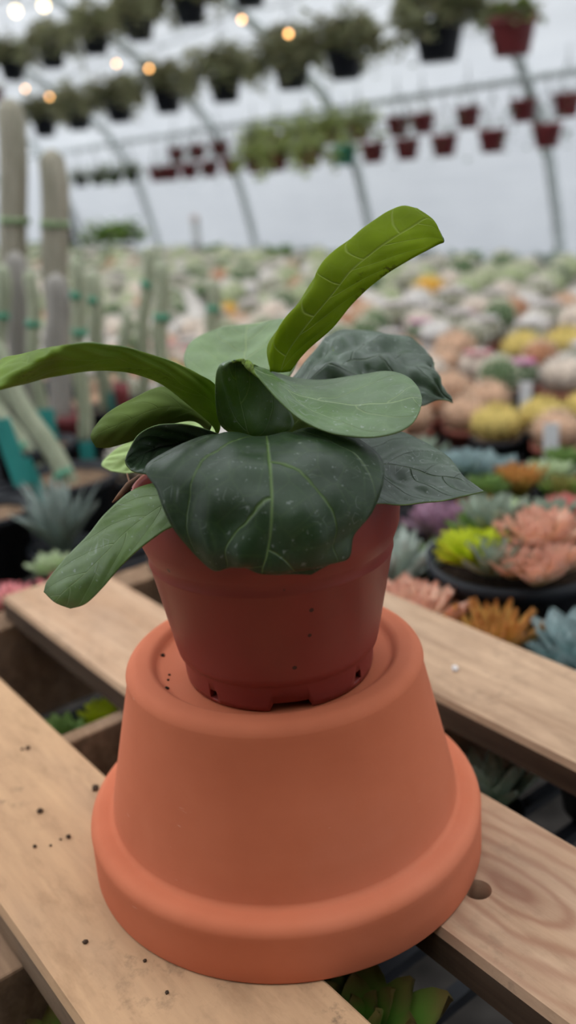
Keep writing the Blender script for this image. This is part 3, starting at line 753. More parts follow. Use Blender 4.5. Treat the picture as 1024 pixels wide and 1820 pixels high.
def globe_mesh(name, mat, r=0.03, h=0.055, ribs=13, seed=1):
    b = MB(); n = ribs * 4; prof = []
    m = 12; vs_ = []; fs = []
    for j in range(m + 1):
        ph = -PI * 0.42 + (PI * 0.92) * j / m
        z = h / 2 + h / 2 * math.sin(ph); rr = r * math.cos(ph)
        for i in range(n):
            a = 2 * PI * i / n; q = rr * (1 + 0.10 * math.cos(ribs * a)); vs_.append((q * math.cos(a), q * math.sin(a), z))
    for j in range(m):
        for i in range(n):
            k_ = (i + 1) % n; fs.append((j * n + i, j * n + k_, (j + 1) * n + k_, (j + 1) * n + i))
    fs.append(tuple(m * n + i for i in range(n)))
    b.add(vs_, fs); return b.mesh(name, mat)
def spines_mesh(name, mat, r=0.03, h=0.055, ribs=13, L=0.012, seed=1, w=0.0009):
    b = MB(); rnd = random.Random(seed)
    for i in range(ribs):
        a = 2 * PI * i / ribs
        for j in range(7):
            ph = -0.5 + 2.0 * j / 6.5
            nrm = Vector((math.cos(ph) * math.cos(a), math.cos(ph) * math.sin(a), math.sin(ph)))
            p = Vector((r * 1.05 * math.cos(ph) * math.cos(a), r * 1.05 * math.cos(ph) * math.sin(a), h / 2 + h / 2 * math.sin(ph)))
            for q in range(4):
                d = (nrm + Vector((rnd.uniform(-.8, .8), rnd.uniform(-.8, .8), rnd.uniform(-.5, .8)))).normalized()
                x = d.orthogonal().normalized(); y = d.cross(x); ll = L * rnd.uniform(.6, 1.1)
                b.add([p + x * w, p - x * w * .5 + y * w * .87, p - x * w * .5 - y * w * .87, p + d * ll], [(0, 1, 3), (1, 2, 3), (2, 0, 3)])
    return b.mesh(name, mat)
def pot_mesh(name, mat, r=0.03, h=0.055, taper=0.78, lip=0.08, n=24, soil=None):
    b = MB()
    b.lathe([(0.0, 0.001), (r * taper, 0.0), (r * 0.97, h * 0.80), (r * (1 + lip * .4), h * 0.81), (r * (1 + lip * .5), h), (r * 0.95, h), (r * 0.93, h * 0.9), (0.0, h * 0.9)], n)
    return b.mesh(name, mat)
def flower_mesh(name, mat, r=0.03, z=0.06, n=7, fr=0.012, seed=1):
    b = MB(); rnd = random.Random(seed)
    for i in range(n):
        a = 2 * PI * i / n; c = Vector((r * 0.55 * math.cos(a), r * 0.55 * math.sin(a), z - 0.004))
        for q in range(6):
            t = q * PI / 3; d = Vector((math.cos(t), math.sin(t), 0.7)).normalized(); s_ = Vector((-math.sin(t), math.cos(t), 0))
            b.add([c, c + d * fr * .6 + s_ * fr * .3, c + d * fr * 1.2, c + d * fr * .6 - s_ * fr * .3], [(0, 1, 2, 3)])
    return b.mesh(name, mat)

HAZE = 1.0
# ------------------------------------------------------------------ bench cacti (prototypes)
def cactus_proto(name, label, body, spine, potm, r=0.03, h=0.05, flower=None, ribs=13, sl=0.012, cat='cactus', sw=0.0009):
    t = thing(name, label, cat, (0, 0, 0))
    ph = 0.05
    link('pot', pot_mesh('pot', M[potm], r * 1.15, ph), t)
    g_ = MB(); g_.lathe([(0, ph * .93), (r * 1.07, ph * .92), (r * 1.07, ph * 0.9)], 20); g_.build('soil', M['grit'], t)
    o = link('stem', globe_mesh('stem', body, r, h, ribs), t); o.location.z = ph * 0.9
    o = link('spines', spines_mesh('spines', spine, r, h, ribs, sl, w=sw), t); o.location.z = ph * 0.9
    if flower: o = link('flowers', flower_mesh('flowers', flower, r, h), t); o.location.z = ph * 0.9
    return t
cm = lambda nm, c, var=.35: simple(nm, c, 0.8, var, 90, 0.5, 0.1, 0.002)
B_green = cm('cactus_green', (0.10, 0.15, 0.07)); B_grey = cm('cactus_grey', (0.27, 0.265, 0.185)); B_dark = cm('cactus_dark', (0.055, 0.09, 0.045))
B_cream = cm('cactus_cream', (0.64, 0.52, 0.42)); B_peach = cm('cactus_peach', (0.56, 0.35, 0.23)); B_gold = cm('cactus_gold', (0.56, 0.42, 0.13)); B_pale = cm('cactus_pale', (0.36, 0.40, 0.22))
B_white = cm('cactus_white', (0.72, 0.68, 0.64)); B_rust = cm('cactus_rust', (0.42, 0.19, 0.10)); B_orange = cm('cactus_orange', (0.66, 0.33, 0.05))
S_white = cm('spine_white', (0.80, 0.69, 0.60)); S_tan = cm('spine_tan', (0.66, 0.46, 0.32)); S_gold = cm('spine_gold', (0.72, 0.55, 0.18)); S_rust = cm('spine_rust', (0.46, 0.20, 0.11)); S_pale = cm('spine_pale', (0.62, 0.60, 0.44))
F_pink = simple('flower_pink', (0.72, 0.08, 0.46), 0.6); F_rose = simple('flower_rose', (0.75, 0.25, 0.30), 0.6); F_white = simple('flower_white', (0.82, 0.74, 0.74), 0.6)

KINDS = {
 'cream': ('woolly_cactus', 'cream white woolly globe cactus', B_cream, S_white, 'rust_plastic', 0.031, 0.052, None),
 'white': ('woolly_cactus', 'white spined globe cactus', B_white, S_white, 'white_plastic', 0.028, 0.046, None),
 'peach': ('orange_cactus', 'peach orange spined globe cactus', B_peach, S_tan, 'rust_plastic', 0.032, 0.050, None),
 'rust': ('orange_cactus', 'rust brown spined globe cactus', B_rust, S_tan, 'rust_plastic', 0.028, 0.052, None),
 'gold': ('golden_cactus', 'yellow spined barrel cactus', B_gold, S_gold, 'black_plastic', 0.033, 0.048, None),
 'green': ('green_cactus', 'dark green globe cactus', B_green, S_pale, 'black_plastic', 0.028, 0.062, None),
 'grey': ('green_cactus', 'grey green globe cactus', B_grey, S_white, 'black_plastic', 0.030, 0.055, None),
 'pale': ('green_cactus', 'pale yellow green globe cactus', B_pale, S_pale, 'black_plastic', 0.031, 0.058, None),
 'crown': ('flowering_cactus', 'grey cactus ringed with white flowers', B_grey, S_white, 'rust_plastic', 0.030, 0.050, F_white),
 'pink': ('flowering_cactus', 'green cactus topped with bright pink flowers', B_green, S_white, 'rust_plastic', 0.029, 0.050, F_pink),
 'rose': ('flowering_cactus', 'pale cactus topped with rose coloured flowers', B_cream, S_white, 'rust_plastic', 0.030, 0.048, F_rose),
}
PROTO = {}
FIRST = set()
def put_cactus(kind, loc_, label, group=None, sc=1.0):
    nm, lb, body, spn, potm, r, h, fl = KINDS[kind]
    rz = random.uniform(0, 6.28)
    if kind not in PROTO:
        PROTO[kind] = t = cactus_proto(nm, label, body, spn, potm, r, h, fl)
        t.location = loc_; t.rotation_euler = (0, 0, rz); t.scale = (sc,) * 3
        if group: t['group'] = group
        return t
    return copy_tree(PROTO[kind], loc_, rz, sc, label, group)

def in_view(p, mx=60, my=80):
    x, y, d = to_px(p); return d > 0 and -mx < x < 1024 + mx and -my < y < 1820 + my

# succulents ----------------------------------------------------------
def P(nm, i, o_, t): return petal_mat(nm, i, o_, t)
SUC = {
 'peach': (P('suc_peach', (0.55, 0.42, 0.16), (0.88, 0.62, 0.42), (0.86, 0.50, 0.37)), dict(R=0.045, layers=7, per=8, w=0.42, up1=20)),
 'orange': (P('suc_orange', (0.42, 0.42, 0.05), (0.62, 0.45, 0.10), (0.70, 0.33, 0.10)), dict(R=0.045, layers=7, per=9, w=0.24, up0=84, up1=35)),
 'blue': (P('suc_blue', (0.25, 0.36, 0.33), (0.30, 0.42, 0.41), (0.38, 0.48, 0.47)), dict(R=0.042, layers=5, per=8, w=0.5, up1=16)),
 'silver': (P('suc_silver', (0.36, 0.42, 0.35), (0.46, 0.52, 0.45), (0.55, 0.60, 0.53)), dict(R=0.055, layers=5, per=7, w=0.28, up0=85, up1=30)),
 'lime': (P('suc_lime', (0.50, 0.60, 0.02), (0.62, 0.72, 0.03), (0.70, 0.76, 0.06)), dict(R=0.038, layers=9, per=9, w=0.30, up0=84, up1=12)),
 'purple': (P('suc_purple', (0.30, 0.27, 0.27), (0.36, 0.25, 0.31), (0.46, 0.26, 0.35)), dict(R=0.05, layers=5, per=8, w=0.5, up1=15)),
 'green': (P('suc_green', (0.13, 0.24, 0.05), (0.16, 0.28, 0.07), (0.22, 0.33, 0.09)), dict(R=0.042, layers=5, per=7, w=0.5, up1=18)),
 'red': (P('suc_red', (0.45, 0.32, 0.16), (0.66, 0.28, 0.21), (0.72, 0.25, 0.22)), dict(R=0.042, layers=5, per=7, w=0.5, up1=20)),
 'mint': (P('suc_mint', (0.42, 0.55, 0.22), (0.52, 0.64, 0.34), (0.62, 0.70, 0.45)), dict(R=0.04, layers=5, per=8, w=0.45, up1=16)),
 'sage': (P('suc_sage', (0.20, 0.27, 0.18), (0.26, 0.33, 0.24), (0.35, 0.40, 0.30)), dict(R=0.05, layers=4, per=7, w=0.4, up0=80, up1=25)),
 'redgreen': (P('suc_redgreen', (0.12, 0.27, 0.04), (0.18, 0.36, 0.05), (0.30, 0.22, 0.07)), dict(R=0.045, layers=4, per=6, w=0.62, up0=75, up1=25)),
 'pink': (P('suc_pink', (0.60, 0.42, 0.34), (0.80, 0.38, 0.34), (0.84, 0.34, 0.35)), dict(R=0.04, layers=4, per=6, w=0.34, up0=80, up1=20)),
}
SPROTO = {}
SUC_NAME = 'rosette_succulent'
def put_succ(kind, px, py, label, sc=1.0, zc=None, group=None, pot='black_plastic', base=None, tilt=(0, 0)):
    """a potted rosette whose crown shows at (px, py); stands on the bench"""
    top = BENCH + 0.085 * sc
    p = at_z(px, py, top if zc is None else zc); p = Vector((p.x, p.y, BENCH))
    if zc is not None: p += N * max(0, 0.4837 + 0.041 * sc - p.dot(N))
    p = settle(p, 0.027 * sc); take(p, 0.027 * sc)
    rz = random.uniform(0, 6.28)
    if kind not in SPROTO:
        mat, kw = SUC[kind]
        t = thing(SUC_NAME, label, 'succulent', p, group, rz); t.scale = (sc,) * 3; t.rotation_euler = (tilt[0], tilt[1], rz)
        link('pot', pot_mesh('pot', M[pot], 0.0258, 0.052), t)
        g_ = MB(); g_.lathe([(0, 0.049), (0.0238, 0.048), (0.0238, 0.047)], 20); g_.build('soil', M['soil'], t)
        link('leaves', rosette_mesh('leaves', mat, h0=0.05, seed=len(SPROTO) + 3, **kw), t)
        SPROTO[kind] = t; return t
    return copy_tree(SPROTO[kind], p, rz, sc, label, group, tilt)

TAKEN = []
_pb = at_z(915, 985, BENCH + 0.115); TAKEN.append((_pb.x, _pb.y, 0.081))
def take(p, r): TAKEN.append((p[0], p[1], r))
def settle(p, r):
    """nudge a pot on the bench until it stands clear of its neighbours"""
    p = Vector(p)
    for _ in range(80):
        hit = False
        for x, y, q in TAKEN:
            d = Vector((p.x - x, p.y - y, 0)); l = d.length
            if l < r + q + 0.0005:
                d = d.normalized() if l > 1e-5 else Vector((1, 0, 0)); p += d * (r + q + 0.001 - l); hit = True
        if not hit: break
    return p
def free(p, r): return all((p[0] - x) ** 2 + (p[1] - y) ** 2 > (r + q) ** 2 for x, y, q in TAKEN)

# hand-placed succulents: (kind, px, py, scale, label)
SPOTS = [
 ('silver', 718, 985, 1.25, 'large silver grey succulent right behind the red pot'),
 ('peach', 727, 1045, 1.3, 'peach rosette succulent between the red pot and the far plank'),
 ('orange', 828, 1085, 1.2, 'orange yellow spiky succulent at the far plank edge'),
 ('blue', 905, 1115, 1.35, 'blue green rosette at the plank edge below the black pot'),
 ('blue', 990, 1152, 1.3, 'blue green rosette at the plank edge in the right corner'),
 ('purple', 788, 905, 1.05, 'purple pink rosette under the pointed right leaf'),
 ('orange', 846, 892, 0.75, 'orange red rosette just below the tip of the pointed leaf'),
 ('mint', 900, 885, 0.95, 'pale mint rosette above the black pot rim'),
 ('lime', 966, 905, 1.15, 'bright lime green succulent behind the peach rosette'),
 ('red', 1012, 885, 1.0, 'coral red rosette at the right photo edge'),
 ('blue', 828, 800, 1.2, 'blue grey rosette amid the back succulents'),
 ('orange', 925, 838, 0.95, 'burnt orange rosette beside a green one'),
 ('green', 870, 850, 1.0, 'mid green rosette left of the burnt orange one'),
 ('sage', 768, 850, 1.1, 'sage green succulent behind the pointed right leaf'),
 ('blue', 890, 812, 0.9, 'pale blue rosette next to the yellow cacti'),
 ('mint', 965, 822, 1.0, 'mint green rosette in front of the yellow cacti'),
 ('green', 1000, 800, 1.0, 'green rosette near the right edge in front of yellow cacti'),
 ('purple', 840, 852, 0.7, 'small dusky purple rosette'),
 ('sage', 745, 790, 1.0, 'grey green succulent seen above the pointed leaf'),
 ('green', 790, 955, 0.85, 'dark green rosette left of the black pot'),
 ('redgreen', 1000, 850, 0.9, 'green and red succulent above the coral rosette'),
 ('orange', 1020, 1035, 0.9, 'amber succulent cut off by the right photo edge'),
 ('pink', 12, 1040, 0.85, 'pink red succulent at the left end of the middle plank'),
 ('pink', 62, 1030, 0.85, 'salmon pink succulent beside the hanging leaf tip'),
 ('mint', 88, 985, 0.75, 'yellow green rosette behind the hanging leaf'),
 ('lime', 182, 1248, 0.70, 'lime yellow succulent down in the left plank gap'),
 ('green', 128, 1272, 0.70, 'dark green succulent down in the left plank gap'),
 ('sage', 210, 1262, 0.5, 'small greyish succulent at the right end of the left gap'),
 ('sage', 872, 1372, 0.85, 'grey green rosette down in the right plank gap'),
 ('redgreen', 640, 1775, 1.0, 'green succulent with reddish leaves under the near plank end'),
 ('redgreen', 98, 1822, 0.8, 'pink edged green succulent at the lower left corner'),
]
for kd, px, py, sc, lb in SPOTS:
    o = put_succ(kd, px, py, lb, sc, zc=0.0 if 'plank edge' in lb or 'far plank' in lb else None)
    print('SUC', kd, px, py, [round(x, 3) for x in (o.location.dot(U), o.location.dot(N))])

# black pot with a peach rosette ---------------------------------------
def bowl(name, label, p, r, h, mat='black_plastic', fill='grit', group=None):
    t = thing(name, label, 'flower pot', p, group)
    b = MB(); b.lathe([(0, 0.001), (r * 0.76, 0.0), (r * 0.95, h * 0.86), (r * 1.0, h * 0.87), (r * 1.02, h), (r * 0.97, h), (r * 0.93, h * 0.86), (r * 0.9, h * 0.80), (0, h * 0.80)], 40); b.build('pot', M[mat], t)
    b = MB(); b.lathe([(0, h * 0.90), (r * 0.5, h * 0.885), (r * 0.935, h * 0.87), (r * 0.93, h * 0.85)], 32); b.build('gravel', M[fill], t)
    return t
pb = at_z(915, 985, BENCH + 0.115); pb = Vector((pb.x, pb.y, BENCH))
print('BLACKPOT', pb.dot(U), pb.dot(N), (pb - CAM).length)
bp = bowl('planted_pot', 'round black pot of mixed succulents beyond the far plank', pb, 0.078, 0.115, fill='soil')
bp['category'] = 'potted plant'
def rz_of(kind, sc, off, lab):
    mat, kw = SUC[kind]
    o = link('rosette', rosette_mesh('rosette', mat, h0=0.0, seed=91, **kw), bp); o.scale = (sc,) * 3; o.location = off; o['label'] = lab
def off_at(px, py, z): q = at_z(px, py, z); return (q.x - pb.x, q.y - pb.y, z - BENCH - 0.01)
for kd_, sc_, qx, qy in (('peach', 1.05, 955, 968), ('peach', 0.7, 915, 1006), ('peach', 0.66, 990, 1000), ('lime', 0.95, 848, 985), ('lime', 0.75, 825, 972), ('sage', 0.95, 880, 945), ('sage', 0.7, 880, 1005), ('green', 0.6, 905, 985), ('mint', 0.7, 930, 925), ('green', 0.7, 845, 940), ('sage', 0.7, 985, 930), ('peach', 0.6, 955, 1018)):
    rz_of(kd_, sc_, off_at(qx, qy, BENCH + 0.128), {'peach': 'peach', 'lime': 'lime', 'sage': 'grey green', 'green': 'green', 'mint': 'mint', 'orange': 'orange'}[kd_] + ' coloured rosette')
# ------------------------------------------------------------------ left: tall cacti in pots
def col_mat(nm, c, c2):
    m, nt, out = new_mat(nm); g = G(nt); o = g.obj()
    f = g.noise(g.mapping(o, (60, 60, 8)), 1.0, 3); s_ = g.noise(o, 140, 2)
    cc = g.ramp(f, [(0.35, c), (0.65, c2)]); cc = g.mix(g.math('MULTIPLY', s_, 0.25), cc, (0.62, 0.60, 0.52, 1))
    g.end(out, g.pbr(cc, 0.75, g.bump(s_, 0.3, 0.001), 0.2)); return m
CMAT = {'pale': col_mat('column_pale', (0.22, 0.25, 0.15), (0.33, 0.35, 0.23)), 'brown': col_mat('column_brown', (0.20, 0.18, 0.16), (0.30, 0.27, 0.24)), 'tall': col_mat('column_tall', (0.21, 0.19, 0.13), (0.30, 0.265, 0.195))}
def column(top, base, w, kind, label, ties=(), pot=True, zs=-0.03, lean=0.0, tape='green_tape', potr=0.05, tagc=None, potm='black_plastic', group=None):
    """a columnar cactus: pixel of its tip, pixel of where it leaves the soil, width in pixels"""
    pb_ = at_z(base[0], base[1], zs); pt = at_y(top[0], top[1], pb_.y + lean)
    d = to_px(pb_)[2]; r = w * d / FPX / 2
    for x_, y_, q_ in TAKEN: potr = max(r * 1.25, min(potr, math.hypot(pb_.x - x_, pb_.y - y_) - q_ - 0.001))
    root = Vector((pb_.x, pb_.y, BENCH)); t = thing('columnar_cactus', label, 'cactus', root, group)
    a = pb_ - root; e = pt - root; pts = [a + (e - a) * (i / 10) + Vector((0.004 * math.sin(i * .9), 0, 0)) for i in range(11)]
    a = a - (e - a).normalized() * 0.02; pts[0] = a
    L = (e - a).length
    tip = [e + (e - a).normalized() * x for x in (0.0, r * 0.5, r * 0.8)]
    b = MB(); b.tube(pts[:-1] + tip, [r * 0.92] + [r] * 9 + [r * 0.92, r * 0.6, r * 0.15], 28, 0, 7, 0.10); b.build('stem', CMAT[kind], t)
    for ty in ties:
        q = at_y(top[0] + (base[0] - top[0]) * (ty - top[1]) / (base[1] - top[1]), ty, pb_.y + lean * (1 - (ty - top[1]) / (base[1] - top[1]))) - root
        ax = (e - a).normalized(); b = MB(); hh = 11 * d / FPX / 2
        b.tube([q - ax * hh, q + ax * hh], r * 1.16, 20); b.build('tie', M[tape], t)
    if pot:
        hpot = zs - BENCH + 0.012
        b = MB(); b.lathe([(0, 0.001), (potr * 0.78, 0), (potr * 0.95, hpot * 0.85), (potr, hpot * 0.86), (potr * 1.02, hpot), (potr * 0.95, hpot), (potr * 0.92, hpot * 0.86), (0, hpot * 0.84)], 28)
        b.build('pot', M[potm], t)
        b = MB(); b.lathe([(0, hpot * 0.90), (potr * 0.92, hpot * 0.885), (potr * 0.91, hpot * 0.86)], 24); b.build('gravel', M['grit'], t)
    if tagc:
        q = at_y(tagc[0], tagc[1], pb_.y - 0.03) - root; hh = tagc[2] * d / FPX / 2; ww = tagc[3] * d / FPX / 2
        b = MB(); b.box(q, (ww * 2, 0.0015, hh * 2)); o = b.build('plant_tag', M['teal_plastic'], t, smooth=False)
    take(root, potr * 1.03)
    return t
column((18, 195), (38, 690), 44, 'tall', 'tallest columnar cactus at the left photo edge with pale green tape', ties=(392,), zs=-0.02, tape='pale_tape', potr=0.045)
column((93, 285), (112, 688), 44, 'tall', 'second tallest columnar cactus with a pale green band', ties=(398,), zs=-0.02, tape='pale_tape', potr=0.045)
column((28, 462), (42, 735), 34, 'brown', 'grey brown columnar cactus in front of the tallest one', zs=-0.02, potr=0.045)
column((100, 502), (106, 745), 38, 'brown', 'grey brown columnar cactus right of the leftmost ones', zs=-0.02, potr=0.045, potm='maroon_plastic')
column((52, 490), (78, 800), 22, 'pale', 'slim pale green cactus with one green tie', ties=(575,), zs=-0.03, tagc=(84, 755, 55, 30))
column((136, 470), (150, 792), 24, 'pale', 'pale green cactus with two green ties', ties=(525, 590), zs=-0.03, potr=0.04, tagc=(155, 805, 40, 25))
column((163, 492), (188, 735), 24, 'pale', 'pale green cactus leaning beside the two tie cactus', ties=(533,), zs=-0.03, potr=0.04, tagc=(203, 715, 35, 20))
column((264, 447), (252, 720), 20, 'pale', 'tall slim cactus left of a thicker one behind the olive leaf', ties=(505,), zs=-0.03, potr=0.04)
column((287, 475), (288, 735), 25, 'pale', 'thicker grey green cactus above the long left leaf', ties=(563,), zs=-0.03, potr=0.04, tagc=(286, 745, 30, 45))
column((379, 505), (380, 655), 22, 'pale', 'short grey green cactus beside the orange cactus', ties=(548,), zs=-0.03, potr=0.045)
column((5, 480), (-2, 760), 24, 'pale', 'pale cactus cut off by the left photo edge', ties=(560, 660), zs=-0.03, potr=0.045)
column((225, 560), (215, 690), 18, 'pale', 'short pale cactus in a maroon pot behind the arched leaf', zs=0.02, potr=0.033, potm='maroon_plastic')
column((-25, 600), (122, 858), 33, 'pale', 'cactus leaning left out of the large black gravel pot', ties=(842,), zs=-0.030, lean=0.05, potr=0.066, tagc=None)
column((-60, 640), (52, 812), 26, 'pale', 'slim cactus leaning left behind the black gravel pot', ties=(795,), zs=-0.02, lean=0.05, potr=0.045)
gp = at_z(14, 893, BENCH + 0.09); gp = settle((gp.x, gp.y, BENCH), 0.054); print('GP', gp.dot(U), gp.dot(N))
t = bowl('gravel_pot', 'black pot full of gravel at the left photo edge', gp, 0.052, 0.09); take(gp, 0.055)
for px0, py0, px1, py1, w, lb in ((0, 745, 38, 850, 34, 'broad teal plant tag at the left photo edge'), (42, 815, 88, 905, 22, 'slanting teal stake beside the black gravel pot')):
    a = at_y(px0, py0, gp.y + (0.02 if w > 30 else 0.03)); e = at_y(px1, py1, gp.y + (0.02 if w > 30 else 0.03)); d = (a - e); sd = Vector((d.z, 0, -d.x)).normalized()
    ww = w * to_px(a)[2] / FPX
    b = MB(); e2 = e + (e - a) * 0.12
    b.box((a + e2) / 2, (ww, 0.0015, (a - e2).length), (sd, Vector((0, 1, 0)), d.normalized())); o = b.build('plant_tag', M['teal_plastic'], smooth=False); tag(o, lb, 'plant tag')
# grey agave tuft in front of it
ag = at_z(38, 955, BENCH + 0.06); ag = settle((ag.x, ag.y, BENCH), 0.043); t = thing('agave', 'grey blue tufted agave in front of the black pots', 'succulent', (ag.x, ag.y, BENCH))
print('AG', ag.dot(U), ag.dot(N))
link('pot', pot_mesh('pot', M['black_plastic'], 0.04, 0.05), t)
link('leaves', blades_mesh('leaves', P('agave_leaf', (0.16, 0.21, 0.16), (0.23, 0.29, 0.25), (0.30, 0.35, 0.31)), 46, 0.05, 0.085, 0.0085, 4, 0.75, 0.045), t)
take(ag, 0.05)

# ------------------------------------------------------------------ special cacti on the bench
def spot(kind, px, py, label, sc=1.0, zc=-0.05):
    p = at_z(px, py, zc); p = settle(Vector((p.x, p.y, BENCH)), 0.038 * sc); o = put_cactus(kind, p, label, None, sc); take(p, 0.038 * sc)
    return o
spot('pink', 928, 668, 'cactus with magenta flowers in the middle rows at right', 1.0)
spot('pink', 822, 582, 'cactus with pink flowers right of the white woolly one', 1.1)
spot('pink', 748, 598, 'cactus with pink flowers beside the dark puckered leaf', 1.1)
spot('green', 886, 690, 'dark green upright cactus in front of the magenta flowers', 1.15)
spot('gold', 930, 635, 'yellow barrel cactus behind the magenta flowered cactus', 1.25)
spot('gold', 975, 630, 'larger yellow barrel cactus at right of its pair', 1.25)
KINDS['orange'] = ('golden_cactus', 'orange yellow cactus', B_orange, S_gold, 'rust_plastic', 0.032, 0.052, None)
spot('orange', 408, 560, 'orange yellow cactus above the pale tilted leaf', 1.05)
spot('orange', 763, 540, 'orange yellow cactus in the far rows at centre right', 1.5)
spot('crown', 770, 575, 'large white woolly cactus in the middle rows', 1.2)
spot('white', 500, 540, 'white round cactus left of the tall lime leaf', 1.1)
spot('cream', 345, 600, 'cream cactus above the long left leaf', 1.2)
for px, py, lb in ((965, 745, 'yellow barrel cactus at right, middle of the front yellow row'), (920, 752, 'yellow barrel cactus at right, left end of the front yellow row'), (1012, 738, 'yellow barrel cactus cut off at the right photo edge')):
    spot('gold', px, py, lb, 1.05)
for px, py, hh, lb in ((884, 672, 34, 'white plant label beside the dark green upright cactus'), (980, 775, 46, 'tall white plant label in front of the yellow cacti'), (935, 690, 24, 'white plant label right of the dark green cactus'), (860, 690, 30, 'white plant label left of the dark green cactus')):
    p = at_z(px, py, BENCH + 0.075); d = to_px(p)[2]; b = MB(); h_ = 0.075 + hh * d / FPX / 2
    b.add([(-0.011, 0, h_), (-0.011, 0, 0.02), (-0.002, 0, 0.0), (0.002, 0, 0.0), (0.011, 0, 0.02), (0.011, 0, h_)] + [(x, 0.0012, z) for x, z in ((-0.011, h_), (-0.011, 0.02), (-0.002, 0.0), (0.002, 0.0), (0.011, 0.02), (0.011, h_))],
          [(0, 1, 2, 3, 4, 5), (11, 10, 9, 8, 7, 6)] + [(i, (i + 6), ((i + 1) % 6) + 6, (i + 1) % 6) for i in range(6)])
    o = b.build('plant_label', M['white_plastic'], smooth=False); o.location = (p.x, p.y, BENCH); tag(o, lb, 'plant tag'); take(p, 0.012)

# ------------------------------------------------------------------ rows of potted cacti filling the bench
def choose(d):
    r = random.random()
    def pick(w):
        tot = sum(v for _, v in w); q = random.uniform(0, tot)
        for k_, v in w:
            q -= v
            if q <= 0: return k_
        return w[0][0]
    if d < 1.28: return pick([('gold', 3.5), ('pale', 2), ('cream', 1.5), ('peach', 1.2), ('white', 1.5), ('grey', 1)])
    if d < 1.55: return pick([('cream', 3.2), ('white', 2.8), ('peach', 2), ('gold', 1.6), ('rust', .8), ('grey', 1), ('green', .6)])
    if d < 2.05: return pick([('peach', 4.4), ('cream', 2.8), ('rust', 1.3), ('grey', .9), ('gold', .6), ('crown', .6), ('rose', .6)])
    if d < 2.7: return pick([('crown', 3), ('cream', 2.6), ('peach', .9), ('grey', 1.8), ('green', 1.2), ('rose', .8), ('white', 2), ('rust', .8)])
    return pick([('grey', 3.0), ('pale', 4.6), ('crown', 1.2), ('green', 2.6), ('white', .6), ('rust', .5), ('cream', .7)])
ZONE = [(1.40, 'in the nearest cactus rows', 'front'), (2.3, 'in the crowded middle rows', 'middle'), (9, 'in the far rows before the plastic wall', 'back')]
cnt = {}
n = 0.62
while n < 2.56:
    step = 0.080 + 0.030 * max(0, (n - 0.8))
    s = -0.2
    while s < 7.5:
        ss = s + random.uniform(-.10, .10) * step; nn_ = n + random.uniform(-.10, .10) * step
        p = sn(ss, nn_, BENCH)
        sc = (step / 0.080) * random.uniform(0.86, 1.02)
        x, y, d = to_px(p + Vector((0, 0, 0.07)))
        if d > 0.2 and -50 < x < 1080 and y > 380 and free(p, 0.0362 * sc):
            take(p, 0.0372 * sc)
            kd = choose(d)
            z = next(q for q in ZONE if d < q[0]); lb = KINDS[kd][1] + ' ' + z[1]
            cnt[kd] = cnt.get(kd, 0) + 1
            put_cactus(kd, p, lb, KINDS[kd][1] + ' of the ' + z[2] + ' rows', sc)
        s += step * 1.02
    n += step * 1.02
print('CACTI', cnt, sum(cnt.values()))

# leafy plants along the far edge of the bench
FOL = {'g': leafy('far_green', (0.13, 0.24, 0.04)), 'y': leafy('far_yellow_green', (0.26, 0.33, 0.09)), 'd': leafy('far_dark', (0.07, 0.10, 0.06)), 's': leafy('far_silver', (0.26, 0.30, 0.24)), 'b': leafy('far_brown', (0.14, 0.11, 0.07)), 'bas': leafy('basket_green', (0.31, 0.32, 0.18), (0.42, 0.43, 0.21), transl=0.5),  # basket_green and basket_olive lightened, distance haze put into their colour
       'bas2': leafy('basket_olive', (0.32, 0.30, 0.17), transl=0.5), 'lg': leafy('basket_lime', (0.50, 0.56, 0.22), transl=0.45), 'tr': leafy('trailing_green', (0.17, 0.22, 0.13))}
FP = {}
def put_bush(key, p, label, sc, group=None, R=0.09, name='leafy_plant'):
    rz = random.uniform(0, 6.28)
    if key not in FP:
        t = thing(name, label, 'plant', p, group, rz); t.scale = (sc,) * 3
        link('pot', pot_mesh('pot', M['black_plastic'], 0.055, 0.07), t)
        link('foliage', bush_mesh('foliage', FOL[key], 0.085, 170, 0.045, 0.75, seed=len(FP) + 2, c=(0, 0, 0.12)), t)
        FP[key] = t; return t
    return copy_tree(FP[key], p, rz, sc, label, group)
lbl = {'g': 'bright green leafy plant', 'y': 'yellow green leafy plant', 'd': 'dark leafy plant', 's': 'silver grey leafy plant', 'b': 'brownish leafy plant'}
s = 1.4
while s < 7.6:
    for row, n in enumerate((2.72, 2.94)):
        p = sn(s + random.uniform(-.02, .02), n, BENCH); x, y, d = to_px(p)
        if abs(s - 5.47) < 0.36 and row: continue
        if abs(s - 5.47) < 0.15: continue
        if -40 < x < 1070:
            kd = random.choice('gyysd') if x < 560 else (random.choice('dbbsd') if x < 830 else (random.choice('ggds') if x < 960 else random.choice('yss')))
            put_bush(kd, p, lbl[kd] + ' on the far edge of the bench', random.uniform(0.7, 0.85) * (1.12 if kd == 'g' and row else 1), lbl[kd] + 's along the far bench edge')
    s += 0.20
